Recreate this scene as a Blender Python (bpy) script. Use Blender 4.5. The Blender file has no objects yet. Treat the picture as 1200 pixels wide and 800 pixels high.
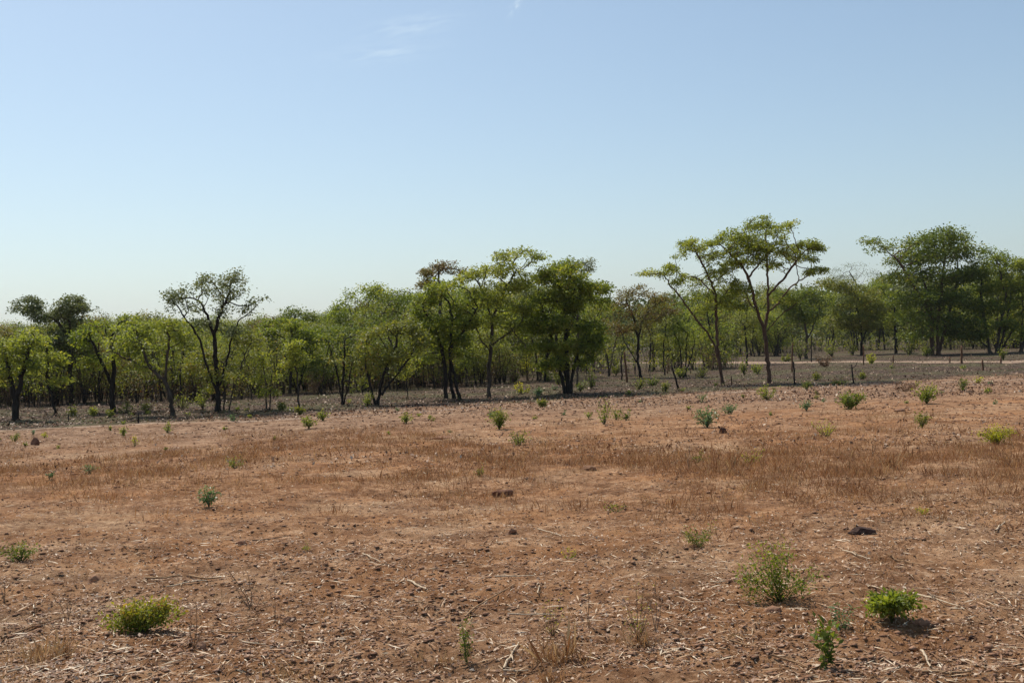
import bpy, math, random
import numpy as np
from mathutils import Vector, Matrix

# ------------------------------------------------------------------ camera, sky, sun
S = bpy.context.scene
C = S.collection
rng = np.random.default_rng(11)
random.seed(5)
F = 1287.0                      # focal length in pixels of a 1200 wide picture
CAM = np.array([0.0, 0.0, 2.5])
ROLL = math.radians(1.91)
PITCH = math.radians(0.22)
fw = np.array([0, math.cos(PITCH), math.sin(PITCH)])
rt0 = np.array([1.0, 0, 0]); up0 = np.cross(rt0, fw)
rt = rt0 * math.cos(ROLL) - up0 * math.sin(ROLL)
up = up0 * math.cos(ROLL) + rt0 * math.sin(ROLL)
cam_data = bpy.data.cameras.new('camera')
cam = bpy.data.objects.new('camera', cam_data); C.objects.link(cam)
cam_data.sensor_width = 36; cam_data.lens = 36 * F / 1200
cam_data.clip_end = 30000; cam_data.clip_start = 0.1
cam.matrix_world = Matrix([[rt[0], up[0], -fw[0], CAM[0]], [rt[1], up[1], -fw[1], CAM[1]],
                           [rt[2], up[2], -fw[2], CAM[2]], [0, 0, 0, 1]])
S.camera = cam

SUN_EL = math.radians(58); SUN_AZ = math.radians(-37)      # azimuth from +Y, towards +X
sun_data = bpy.data.lights.new('sun', 'SUN'); sun = bpy.data.objects.new('sun', sun_data); C.objects.link(sun)
sun_data.energy = 4.8; sun_data.angle = math.radians(0.5); sun_data.color = (1.0, 0.94, 0.84)
sv = Vector((math.sin(SUN_AZ) * math.cos(SUN_EL), math.cos(SUN_AZ) * math.cos(SUN_EL), math.sin(SUN_EL)))
sun.rotation_euler = sv.to_track_quat('Z', 'Y').to_euler()

W = bpy.data.worlds.new('World'); S.world = W; W.use_nodes = True
nt = W.node_tree; nt.nodes.clear()
wo = nt.nodes.new('ShaderNodeOutputWorld'); bg = nt.nodes.new('ShaderNodeBackground')
sky = nt.nodes.new('ShaderNodeTexSky'); sky.sky_type = 'NISHITA'; sky.sun_disc = False
sky.sun_elevation = SUN_EL; sky.sun_rotation = SUN_AZ
sky.altitude = 1100; sky.air_density = 1.1; sky.dust_density = 3.0; sky.ozone_density = 1.0
bg.inputs['Strength'].default_value = 0.127
tc = nt.nodes.new('ShaderNodeTexCoord')
def wmath(op, a, b=None, v=None):
    n = nt.nodes.new('ShaderNodeMath'); n.operation = op
    nt.links.new(a, n.inputs[0])
    if b is not None: nt.links.new(b, n.inputs[1])
    if v is not None: n.inputs[1].default_value = v
    return n.outputs[0]
def ray(px, py):
    d = fw + (px - 600) / F * rt + (400 - py) / F * up
    return d / np.linalg.norm(d)
def wisp(px, py, ang, sx, sy, gain, seed):
    """a faint cirrus wisp round the direction of (px, py): soft ellipse broken up by noise"""
    d = ray(px, py)
    ax = np.cross(d, [0, 0, 1.0]); ax /= np.linalg.norm(ax); ay = np.cross(ax, d)
    a2 = ax * math.cos(ang) + ay * math.sin(ang); b2 = -ax * math.sin(ang) + ay * math.cos(ang)
    outs = []
    for vec, s in ((a2, sx), (b2, sy)):
        n = nt.nodes.new('ShaderNodeVectorMath'); n.operation = 'DOT_PRODUCT'
        nt.links.new(tc.outputs['Generated'], n.inputs[0]); n.inputs[1].default_value = tuple(vec)
        off = float(np.dot(d, vec))
        m = wmath('SUBTRACT', n.outputs['Value'], v=off); m = wmath('DIVIDE', m, v=s)
        outs.append(m)
    cmb = nt.nodes.new('ShaderNodeCombineXYZ'); nt.links.new(outs[0], cmb.inputs[0]); nt.links.new(outs[1], cmb.inputs[1]); cmb.inputs[2].default_value = seed
    no = nt.nodes.new('ShaderNodeTexNoise'); no.inputs['Scale'].default_value = 1.6; no.inputs['Detail'].default_value = 5
    nt.links.new(cmb.outputs[0], no.inputs['Vector'])
    r2 = wmath('ADD', wmath('MULTIPLY', outs[0], outs[0]), wmath('MULTIPLY', outs[1], outs[1]))
    neg = wmath('MULTIPLY', r2, v=-1.0)
    ex = nt.nodes.new('ShaderNodeMath'); ex.operation = 'EXPONENT'; nt.links.new(neg, ex.inputs[0])
    nn = wmath('MULTIPLY', wmath('MAXIMUM', wmath('SUBTRACT', no.outputs['Fac'], v=0.38), v=0.0), v=4.0)
    return wmath('MULTIPLY', wmath('MULTIPLY', ex.outputs[0], nn), v=gain)
w1 = wmath('ADD', wisp(482, 31, 0.16, 0.036, 0.008, 0.17, 3.1), wisp(448, 63, 0.10, 0.040, 0.008, 0.15, 5.3))
w2 = wisp(604, 8, 1.0, 0.009, 0.003, 0.30, 7.7)
wsum = wmath('ADD', w1, w2)
mx = nt.nodes.new('ShaderNodeMixRGB'); nt.links.new(wsum, mx.inputs[0]); nt.links.new(sky.outputs[0], mx.inputs[1])
mx.inputs[2].default_value = (8.0, 8.3, 8.8, 1)
tn = nt.nodes.new('ShaderNodeMixRGB'); tn.blend_type = 'MULTIPLY'; tn.inputs[0].default_value = 1; tn.inputs[2].default_value = (.99, 1.045, 1.0, 1)
nt.links.new(mx.outputs[0], tn.inputs[1]); nt.links.new(tn.outputs[0], bg.inputs[0]); nt.links.new(bg.outputs[0], wo.inputs[0])

S.view_settings.view_transform = 'Standard'; S.view_settings.look = 'None'
S.view_settings.exposure = 0; S.view_settings.gamma = 1
S.cycles.max_bounces = 7; S.cycles.transparent_max_bounces = 4

# ------------------------------------------------------------------ noise and terrain
def h2(ix, iy, seed):
    n = (ix.astype(np.int64) * 374761393 + iy.astype(np.int64) * 668265263 + seed * 144269504) & 0xffffffff
    n = ((n ^ (n >> 13)) * 1274126177) & 0xffffffff
    return ((n ^ (n >> 16)) & 0xffff) / 65535.0
def vnoise(x, y, seed=0):
    xi = np.floor(x); yi = np.floor(y); fx = x - xi; fy = y - yi
    fx = fx * fx * (3 - 2 * fx); fy = fy * fy * (3 - 2 * fy)
    a = h2(xi, yi, seed); b = h2(xi + 1, yi, seed); c = h2(xi, yi + 1, seed); d = h2(xi + 1, yi + 1, seed)
    return (a * (1 - fx) + b * fx) * (1 - fy) + (c * (1 - fx) + d * fx) * fy
def gz(x, y):
    x = np.asarray(x, float); y = np.asarray(y, float)
    r = np.hypot(x, y)
    z = (vnoise(x / 9, y / 9, 1) - .5) * .14 + (vnoise(x / 2.6, y / 2.1, 2) - .5) * .07
    k = np.clip((140 - r) / 60, 0, 1)
    z += k * (vnoise(x / .8, y / .5, 3) - .5) * .075
    k2 = np.clip((40 - r) / 15, 0, 1)
    c = vnoise(x / .26, y / .2, 4)
    z += k2 * (np.abs(c - .5) * -.085 + (vnoise(x / .13, y / .10, 5) - .5) * .034)
    z += np.clip((24 - r) / 8, 0, 1) * (vnoise(x / .045, y / .045, 6) - .5) * .011
    return z
def at(px, py, Y):
    d = fw + (px - 600) / F * rt + (400 - py) / F * up
    return CAM + d * (Y / d[1])
def ground(px, py):
    d = fw + (px - 600) / F * rt + (400 - py) / F * up
    t = -CAM[2] / d[2]
    for _ in range(3):
        p = CAM + d * t; t = (float(gz(p[0], p[1])) - CAM[2]) / d[2]
    p = CAM + d * t
    return p
def project(p):
    v = np.asarray(p) - CAM
    z = v @ fw
    return 600 + F * (v @ rt) / z, 400 - F * (v @ up) / z

# ------------------------------------------------------------------ materials
def lin(c): return tuple(c) + (1.0,)
def newmat(name):
    m = bpy.data.materials.new(name); m.use_nodes = True
    t = m.node_tree; t.nodes.clear()
    o = t.nodes.new('ShaderNodeOutputMaterial'); return m, t, o
def ramp(t, fac, cols):
    r = t.nodes.new('ShaderNodeValToRGB'); e = r.color_ramp.elements
    e[0].position = cols[0][0]; e[0].color = lin(cols[0][1]); e[1].position = cols[-1][0]; e[1].color = lin(cols[-1][1])
    for p, c in cols[1:-1]:
        n = e.new(p); n.color = lin(c)
    t.links.new(fac, r.inputs[0]); return r.outputs[0]
def leafmat(name, cols, trans=0.5, tgain=(1.65, 1.55, 0.62), rough=0.55):
    m, t, o = newmat(name)
    a = t.nodes.new('ShaderNodeAttribute'); a.attribute_name = 'tint'
    n = len(cols)
    col = ramp(t, a.outputs['Fac'], [(i / (n - 1), c) for i, c in enumerate(cols)])
    p = t.nodes.new('ShaderNodeBsdfPrincipled'); p.inputs['Roughness'].default_value = rough
    p.inputs['Specular IOR Level'].default_value = 0.35
    t.links.new(col, p.inputs['Base Color'])
    tr = t.nodes.new('ShaderNodeBsdfTranslucent')
    mu = t.nodes.new('ShaderNodeMixRGB'); mu.blend_type = 'MULTIPLY'; mu.inputs[0].default_value = 1
    t.links.new(col, mu.inputs[1]); mu.inputs[2].default_value = lin(tgain); t.links.new(mu.outputs[0], tr.inputs[0])
    mi = t.nodes.new('ShaderNodeMixShader'); mi.inputs[0].default_value = trans
    t.links.new(p.outputs[0], mi.inputs[1]); t.links.new(tr.outputs[0], mi.inputs[2]); t.links.new(mi.outputs[0], o.inputs[0])
    return m
def barkmat(name, c1, c2, scale=9):
    m, t, o = newmat(name)
    g = t.nodes.new('ShaderNodeNewGeometry')
    mp = t.nodes.new('ShaderNodeMapping'); mp.inputs['Scale'].default_value = (1, 1, .3)
    t.links.new(g.outputs['Position'], mp.inputs[0])
    n = t.nodes.new('ShaderNodeTexNoise'); n.inputs['Scale'].default_value = scale; n.inputs['Detail'].default_value = 6
    t.links.new(mp.outputs[0], n.inputs['Vector'])
    col = ramp(t, n.outputs['Fac'], [(.3, c1), (.7, c2)])
    p = t.nodes.new('ShaderNodeBsdfPrincipled'); p.inputs['Roughness'].default_value = .9
    p.inputs['Specular IOR Level'].default_value = 0.15
    t.links.new(col, p.inputs['Base Color'])
    b = t.nodes.new('ShaderNodeBump'); b.inputs['Strength'].default_value = .6; b.inputs['Distance'].default_value = .03
    t.links.new(n.outputs['Fac'], b.inputs['Height']); t.links.new(b.outputs[0], p.inputs['Normal'])
    t.links.new(p.outputs[0], o.inputs[0]); return m
L = {
 'grey':   leafmat('grey_green_leaf', [(0.062, 0.086, 0.030), (0.132, 0.154, 0.060), (0.210, 0.239, 0.090), (0.263, 0.239, 0.120)], .25, (1.3, 1.3, .7)),
 'yellow': leafmat('yellow_green_leaf', [(0.088, 0.122, 0.025), (0.174, 0.210, 0.041), (0.261, 0.292, 0.059), (0.348, 0.325, 0.088)]),
 'bright': leafmat('bright_green_leaf', [(0.075, 0.109, 0.020), (0.138, 0.183, 0.031), (0.213, 0.250, 0.043), (0.319, 0.279, 0.075)]),
 'dark':   leafmat('dark_green_leaf', [(0.062, 0.090, 0.017), (0.100, 0.140, 0.023), (0.157, 0.201, 0.029), (0.286, 0.260, 0.049)], .36),
 'olive':  leafmat('olive_leaf', [(0.097, 0.093, 0.027), (0.146, 0.171, 0.039), (0.211, 0.232, 0.045), (0.275, 0.186, 0.068)], .38),
 'brown':  leafmat('brown_tinged_leaf', [(0.145, 0.069, 0.033), (0.174, 0.117, 0.039), (0.145, 0.166, 0.039), (0.261, 0.179, 0.065)], .36, (1.5, 1.3, .6)),
 'scrub':  leafmat('dry_scrub_leaf', [(0.081, 0.038, 0.020), (0.122, 0.061, 0.028), (0.162, 0.088, 0.044), (0.089, 0.076, 0.022)], .3, (1.3, 1.2, .8)),
 'blue':   leafmat('blue_green_leaf', [(0.058, 0.124, 0.058), (0.102, 0.179, 0.078), (0.174, 0.262, 0.117), (0.290, 0.359, 0.182)], .28, (1.3, 1.4, .8), .35),
 'lemon':  leafmat('lemon_leaf', [(0.191, 0.235, 0.019), (0.319, 0.345, 0.026), (0.447, 0.414, 0.039), (0.542, 0.386, 0.065)], .4),
 'ash':    leafmat('far_leaf', [(0.051, 0.072, 0.022), (0.081, 0.101, 0.029), (0.112, 0.131, 0.036), (0.122, 0.121, 0.044)], .3, (1.3, 1.3, .8), .9),
 'tip':    leafmat('orange_tipped_leaf', [(0.112, 0.158, 0.021), (0.191, 0.236, 0.034), (0.319, 0.289, 0.051), (0.479, 0.197, 0.051)], .4),
}
BARK = {
 'dark': barkmat('dark_bark', (.034, .026, .020), (.11, .085, .066)),
 'red': barkmat('reddish_bark', (.06, .034, .024), (.15, .09, .06)),
 'grey': barkmat('grey_bark', (.05, .042, .035), (.13, .11, .09)),
 'burnt': barkmat('burnt_bark', (.012, .010, .009), (.045, .036, .03)),
 'twig': barkmat('dry_twig', (.10, .06, .035), (.24, .16, .10), 25),
 'post': barkmat('weathered_post', (.07, .04, .025), (.22, .11, .06), 18),
 'green': barkmat('green_stem', (.05, .055, .02), (.12, .12, .05), 25),
}
def dirtmat():
    m, t, o = newmat('field_soil'); N = t.nodes.new; K = t.links.new
    g = N('ShaderNodeNewGeometry'); sx = N('ShaderNodeSeparateXYZ'); K(g.outputs['Position'], sx.inputs[0])
    def noise(scale, detail=5, rough=.6, stretch=None):
        n = N('ShaderNodeTexNoise'); n.inputs['Scale'].default_value = scale; n.inputs['Detail'].default_value = detail
        n.inputs['Roughness'].default_value = rough
        if stretch:
            mp = N('ShaderNodeMapping'); mp.inputs['Scale'].default_value = stretch; K(g.outputs['Position'], mp.inputs[0]); K(mp.outputs[0], n.inputs['Vector'])
        else: K(g.outputs['Position'], n.inputs['Vector'])
        return n.outputs['Fac']
    def mth(op, a, b):
        n = N('ShaderNodeMath'); n.operation = op
        for i, q in enumerate((a, b)):
            if isinstance(q, (int, float)): n.inputs[i].default_value = q
            else: K(q, n.inputs[i])
        return n.outputs[0]
    def mix(f, a, b):
        n = N('ShaderNodeMixRGB'); 
        if isinstance(f, float): n.inputs[0].default_value = f
        else: K(f, n.inputs[0])
        for i, q in ((1, a), (2, b)):
            if isinstance(q, tuple): n.inputs[i].default_value = lin(q)
            else: K(q, n.inputs[i])
        return n.outputs[0]
    def sstep(v, a, b):
        n = N('ShaderNodeMapRange'); n.interpolation_type = 'SMOOTHSTEP'; K(v, n.inputs[0])
        n.inputs[1].default_value = a; n.inputs[2].default_value = b; return n.outputs[0]
    red = ramp(t, noise(7, 8, .72), [(.32, (.075, .036, .018)), (.43, (.255, .132, .065)), (.54, (.395, .225, .122)), (.68, (.60, .40, .25))])
    pale = ramp(t, noise(9, 8, .7), [(.32, (.13, .072, .04)), (.48, (.385, .235, .135)), (.70, (.64, .45, .28))])
    f1 = sstep(noise(.22, 4, .6), .47, .62)
    col = mix(f1, red, pale)
    # rusty dry patches across the middle of the field
    rust = ramp(t, noise(5, 7, .7), [(.32, (.10, .038, .016)), (.48, (.29, .128, .048)), (.70, (.46, .25, .115))])
    fr = mth('MULTIPLY', sstep(noise(.35, 4, .6, (1, 1.6, 1)), .42, .62), .6)
    col = mix(fr, col, rust)
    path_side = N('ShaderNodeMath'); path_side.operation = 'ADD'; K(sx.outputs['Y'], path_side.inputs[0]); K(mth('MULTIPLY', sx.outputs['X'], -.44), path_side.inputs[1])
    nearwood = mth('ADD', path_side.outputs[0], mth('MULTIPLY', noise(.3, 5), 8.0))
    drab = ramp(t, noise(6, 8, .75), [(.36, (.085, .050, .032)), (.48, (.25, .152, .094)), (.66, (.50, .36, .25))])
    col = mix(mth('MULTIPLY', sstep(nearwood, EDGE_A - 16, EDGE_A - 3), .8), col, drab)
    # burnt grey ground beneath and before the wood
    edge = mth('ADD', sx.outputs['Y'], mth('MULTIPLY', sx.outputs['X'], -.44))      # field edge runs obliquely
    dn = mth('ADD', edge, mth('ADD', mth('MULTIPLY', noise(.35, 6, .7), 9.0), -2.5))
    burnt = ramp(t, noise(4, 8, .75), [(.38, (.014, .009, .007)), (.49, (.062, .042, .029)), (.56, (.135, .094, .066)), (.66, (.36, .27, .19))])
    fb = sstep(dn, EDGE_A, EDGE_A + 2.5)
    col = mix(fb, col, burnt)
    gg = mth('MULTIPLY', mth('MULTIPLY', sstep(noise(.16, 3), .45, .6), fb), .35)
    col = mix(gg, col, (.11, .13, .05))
    mv = sstep(noise(1.3, 5, .65, (.7, 1.0, 1)), .35, .65)
    dk = mix(1.0, col, (0, 0, 0)); t.nodes[-1].blend_type = 'MULTIPLY'; t.nodes[-1].inputs[2].default_value = (.66, .60, .56, 1)
    lt = mix(1.0, col, (0, 0, 0)); t.nodes[-1].blend_type = 'MULTIPLY'; t.nodes[-1].inputs[2].default_value = (1.14, 1.12, 1.1, 1)
    col = mix(mv, dk, lt)
    # dark specks of old leaf mould
    sp = sstep(noise(38, 3, .7), .60, .68)
    col = mix(mth('MULTIPLY', sp, .6), col, (.05, .032, .022))
    pb = sstep(noise(52, 3, .7, (.5, 1, 1)), .63, .70)
    col = mix(mth('MULTIPLY', pb, .45), col, (.50, .39, .28))
    p = N('ShaderNodeBsdfPrincipled'); p.inputs['Roughness'].default_value = .95; p.inputs['Specular IOR Level'].default_value = .1
    K(col, p.inputs['Base Color'])
    b = N('ShaderNodeBump'); b.inputs['Strength'].default_value = 1.0; b.inputs['Distance'].default_value = .05
    K(noise(14, 8, .8), b.inputs['Height']); K(b.outputs[0], p.inputs['Normal'])
    K(p.outputs[0], o.inputs[0]); return m
EDGE_A = 49.0
DIRT = dirtmat()
def simple_soil(name, cols, scale=8):
    m, t, o = newmat(name)
    g = t.nodes.new('ShaderNodeNewGeometry'); n = t.nodes.new('ShaderNodeTexNoise'); n.inputs['Scale'].default_value = scale
    n.inputs['Detail'].default_value = 8; n.inputs['Roughness'].default_value = .7
    t.links.new(g.outputs['Position'], n.inputs['Vector'])
    col = ramp(t, n.outputs['Fac'], cols)
    p = t.nodes.new('ShaderNodeBsdfPrincipled'); p.inputs['Roughness'].default_value = .95; p.inputs['Specular IOR Level'].default_value = .1
    t.links.new(col, p.inputs['Base Color'])
    b = t.nodes.new('ShaderNodeBump'); b.inputs['Strength'].default_value = .7; b.inputs['Distance'].default_value = .02
    t.links.new(n.outputs['Fac'], b.inputs['Height']); t.links.new(b.outputs[0], p.inputs['Normal'])
    t.links.new(p.outputs[0], o.inputs[0]); return m
SAND = simple_soil('track_sand', [(.3, (.18, .12, .085)), (.5, (.29, .20, .14)), (.7, (.40, .29, .21))], 3)
ROCK = simple_soil('red_rock', [(.3, (.07, .035, .025)), (.55, (.17, .085, .055)), (.8, (.26, .15, .10))], 14)
DROCK = simple_soil('dark_rock', [(.3, (.03, .02, .018)), (.55, (.08, .05, .04)), (.8, (.14, .09, .07))], 14)
CLOD = simple_soil('clod_soil', [(.3, (.15, .08, .05)), (.5, (.30, .165, .10)), (.75, (.44, .27, .18))], 3)
def tintmat(name, cols, rough=.75, trans=0.0):
    if trans: return leafmat(name, cols, trans, (1.1, 1.05, .9), rough)
    m, t, o = newmat(name)
    a = t.nodes.new('ShaderNodeAttribute'); a.attribute_name = 'tint'
    n = len(cols); col = ramp(t, a.outputs['Fac'], [(i / (n - 1), c) for i, c in enumerate(cols)])
    p = t.nodes.new('ShaderNodeBsdfPrincipled'); p.inputs['Roughness'].default_value = rough; p.inputs['Specular IOR Level'].default_value = .25
    t.links.new(col, p.inputs['Base Color']); t.links.new(p.outputs[0], o.inputs[0]); return m
STRAW = tintmat('straw', [(.26, .13, .07), (.42, .25, .14), (.56, .40, .25), (.74, .62, .46)], .55)
DEADLEAF = tintmat('dead_leaf', [(.06, .032, .02), (.16, .08, .047), (.34, .20, .125), (.62, .48, .35)], .6)
GRASS = tintmat('dry_grass', [(.15, .06, .025), (.25, .115, .05), (.38, .21, .095), (.55, .38, .20)], .7, .35)
FGREEN = tintmat('sparse_green_grass', [(.09, .11, .03), (.14, .16, .05), (.22, .22, .08), (.28, .24, .12)], .7, .3)

# ------------------------------------------------------------------ mesh helpers
def mesh_np(name, verts, faces_flat, nper, mat, tint=None, smooth=False):
    me = bpy.data.meshes.new(name)
    nv = len(verts); nf = len(faces_flat) // nper
    me.vertices.add(nv); me.vertices.foreach_set('co', np.asarray(verts, np.float32).ravel())
    me.loops.add(nf * nper); me.loops.foreach_set('vertex_index', np.asarray(faces_flat, np.int32).ravel())
    me.polygons.add(nf); me.polygons.foreach_set('loop_start', np.arange(0, nf * nper, nper, dtype=np.int32))
    me.polygons.foreach_set('loop_total', np.full(nf, nper, np.int32))
    if smooth: me.polygons.foreach_set('use_smooth', np.ones(nf, bool))
    me.materials.append(mat)
    if tint is not None:
        at_ = me.attributes.new('tint', 'FLOAT', 'FACE'); at_.data.foreach_set('value', np.asarray(tint, np.float32))
    me.update(calc_edges=True); return me
def link(name, me, parent=None, loc=None):
    o = bpy.data.objects.new(name, me); C.objects.link(o)
    if parent is not None: o.parent = parent
    if loc is not None: o.location = loc
    return o
def empty(name, loc, label=None, cat=None, group=None, rz=0, sc=1):
    o = bpy.data.objects.new(name, None); C.objects.link(o); o.location = loc; o.rotation_euler.z = rz; o.scale = (sc,) * 3
    o.empty_display_size = .2
    tag(o, label, cat, group); return o
def tag(o, label=None, cat=None, group=None, kind=None):
    if label: o['label'] = label
    if cat: o['category'] = cat
    if group: o['group'] = group
    if kind: o['kind'] = kind
    return o
def unit(v): return v / np.maximum(np.linalg.norm(v, axis=-1, keepdims=True), 1e-9)
def leaf_mesh(name, pos, axis, size, mat, tint, wid=.68, flat=.6, fold=1.0):
    """folded rhombus leaves: pos (N,3) leaf base, axis (N,3) direction, size (N)"""
    N = len(pos); axis = unit(axis)
    rnd = rng.normal(size=(N, 3)) * .75 + np.array([0, 0, flat * 2])
    side = unit(np.cross(axis, rnd)); nor = unit(np.cross(side, axis))
    s = size[:, None]
    base = pos; tip = pos + axis * s - nor * s * .12 * fold
    mid = pos + axis * s * .5 + nor * s * .10 * fold
    a = mid + side * s * wid * .5; b = mid - side * s * wid * .5
    V = np.stack([base, a, tip, b], 1).reshape(-1, 3)
    # fold: the rhombus is split along base-tip by being a non planar quad
    Fc = np.arange(N * 4)
    return mesh_np(name, V, Fc, 4, mat, tint)
def tube_arrays(pts, rad, sides, cap=True):
    pts = np.asarray(pts, float); n = len(pts)
    t = np.gradient(pts, axis=0); t = unit(t)
    ref = np.array([.31, .87, .12]) if abs(t[0] @ np.array([.31, .87, .12])) < .85 else np.array([1., 0, .2])
    u = unit(np.cross(t, ref)); w = np.cross(t, u)
    ang = np.arange(sides) * 2 * math.pi / sides
    ring = (pts[:, None] + rad[:, None, None] * (np.cos(ang)[None, :, None] * u[:, None] + np.sin(ang)[None, :, None] * w[:, None]))
    V = ring.reshape(-1, 3)
    i = np.arange(n - 1)[:, None] * sides; j = np.arange(sides)[None]; j2 = (j + 1) % sides
    Q = np.stack([i + j, i + j2, i + sides + j2, i + sides + j], -1).reshape(-1, 4)
    return V, Q
class Tubes:
    def __init__(s): s.V = []; s.Q = []; s.n = 0
    def add(s, pts, rad, sides=4):
        V, Q = tube_arrays(pts, np.asarray(rad, float), sides); s.V.append(V); s.Q.append(Q + s.n); s.n += len(V)
    def mesh(s, name, mat, smooth=True):
        return mesh_np(name, np.concatenate(s.V), np.concatenate(s.Q).ravel(), 4, mat, None, smooth)

# ------------------------------------------------------------------ trees: space colonisation towards leaf lobes
def resample(pts, step, jit=.07):
    pts = np.asarray(pts, float); d = np.r_[0, np.cumsum(np.linalg.norm(np.diff(pts, axis=0), axis=1))]
    n = max(2, int(d[-1] / step) + 1); s = np.linspace(0, d[-1], n)
    q = np.stack([np.interp(s, d, pts[:, k]) for k in range(3)], 1)
    for _ in range(2): q[1:-1] = .25 * q[:-2] + .5 * q[1:-1] + .25 * q[2:]
    q[1:-1] += rng.normal(size=(n - 2, 3)) * step * jit
    return q
def grow(stems, attr, step=.26, kill=.36, s0=.5, iters=90):
    P = []; PA = []; SP = []
    for st in stems:
        q = resample(st, step, .11); root = -1
        if st[0][2] > .6 and P:
            root = int(np.argmin(np.linalg.norm(np.array(P) - q[0], axis=1))); q = q[1:]
        for k, p in enumerate(q):
            P.append(p); PA.append(root if k == 0 else len(P) - 2); SP.append(k >= (s0 if root < 0 else .15) * len(q) - 1)
    P = np.array(P); PA = list(PA); SP = np.array(SP)
    cand = np.where(SP)[0]
    A = np.array(attr); D = np.linalg.norm(A[:, None] - P[cand][None], axis=2)
    ni = cand[D.argmin(1)]; nd = D.min(1)
    nodes = [p for p in P]
    last = {}
    for it in range(iters):
        keep = nd > kill; A = A[keep]; ni = ni[keep]; nd = nd[keep]
        if len(A) == 0: break
        arr = np.array(nodes)
        acc = np.zeros((len(nodes), 3)); np.add.at(acc, ni, unit(A - arr[ni]))
        act = np.unique(ni)
        d = unit(unit(acc[act]) + rng.normal(size=(len(act), 3)) * .22 + np.array([0, 0, .06]))
        new = arr[act] + d * step
        ok = []; 
        for k, a in enumerate(act):
            cnt = last.get(a, 0)
            if cnt >= 3: continue
            last[a] = cnt + 1; ok.append(k)
        if not ok: break
        i0 = len(nodes)
        for k in ok: nodes.append(new[k]); PA.append(int(act[k]))
        nn = np.array(nodes[i0:]); DD = np.linalg.norm(A[:, None] - nn[None], axis=2)
        m = DD.min(1); am = DD.argmin(1); b = m < nd - 1e-4
        nd[b] = m[b]; ni[b] = i0 + am[b]
    return np.array(nodes), np.array(PA)
def radii(P, PA, R, tip=.008, e=2.0):
    n = len(P); s = np.zeros(n); ch = np.zeros(n, int); ht = np.zeros(n, int)
    for i in range(n - 1, -1, -1):
        s[i] += (1.0 if ch[i] == 0 else 2.0) * tip ** e
        if PA[i] >= 0: s[PA[i]] += s[i]; ch[PA[i]] += 1; ht[PA[i]] = max(ht[PA[i]], ht[i] + 1)
    r = s ** (1 / e); rr = r[PA < 0].max()
    k = math.log(R / tip) / max(math.log(rr / tip), .1)
    return tip * (r / tip) ** k, ht
def skeleton_mesh(name, P, PA, r, mat, flare=True):
    n = len(P); kids = [[] for _ in range(n)]
    for i, p in enumerate(PA):
        if p >= 0: kids[p].append(i)
    T = Tubes(); starts = [i for i in range(n) if PA[i] < 0]
    stack = [(None, i) for i in starts]
    while stack:
        par, i = stack.pop()
        chain = [i] if par is None else [par, i]
        while kids[i]:
            k = sorted(kids[i], key=lambda q: -r[q])
            for q in k[1:]: stack.append((i, q))
            i = k[0]; chain.append(i)
        rad = r[chain].copy()
        if par is not None: rad[0] = min(rad[0], rad[1] * 1.25)
        if len(chain) < 2: continue
        pts = P[chain]
        if par is None and flare:
            rad[:2] *= np.array([1.45, 1.12])[:len(rad[:2])]; pts = pts.copy(); pts[0, 2] -= .12
        rad *= 1 + rng.normal(size=len(rad)) * .06
        m = rad.max(); T.add(pts, rad, 7 if m > .06 else (5 if m > .025 else 3))
    return T.mesh(name, mat)
NT = 5
AD = 4.8
def crown_mesh(name, P, r, ch, mat, dens, lsize, rl=.014, spread=(.22, .22, .10), zmin=.8, drop=.0, A=None):
    idx = np.where((ch <= NT) & (P[:, 2] > zmin))[0]
    if drop: idx = idx[rng.random(len(idx)) > drop]
    cnt = rng.poisson(dens, len(idx)) * np.where(ch[idx] == 0, 3, 1)
    src = P[idx]
    if A is not None:
        src = np.concatenate([src, A]); cnt = np.concatenate([cnt, rng.poisson(dens * AD, len(A))])
    cl = np.clip(.5 + (vnoise(src[:, 0] * .8 + 40, src[:, 2] * 1.1 + src[:, 1] + 40, 77) - .5) * 1.4 + rng.normal(size=len(src)) * .18, 0, 1)
    ctr = np.repeat(src, cnt, 0); ct = np.repeat(cl, cnt)
    N = len(ctr); off = rng.normal(size=(N, 3)) * np.array(spread)
    pos = ctr + off
    ax = off * 2.5 + rng.normal(size=(N, 3)) * .35 + np.array([0, 0, -.05])
    t = np.clip(.45 * ct + .55 * rng.random(N), 0, 1)
    return leaf_mesh(name, pos, ax, lsize * (.65 + .7 * rng.random(N)), mat, t)

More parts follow.
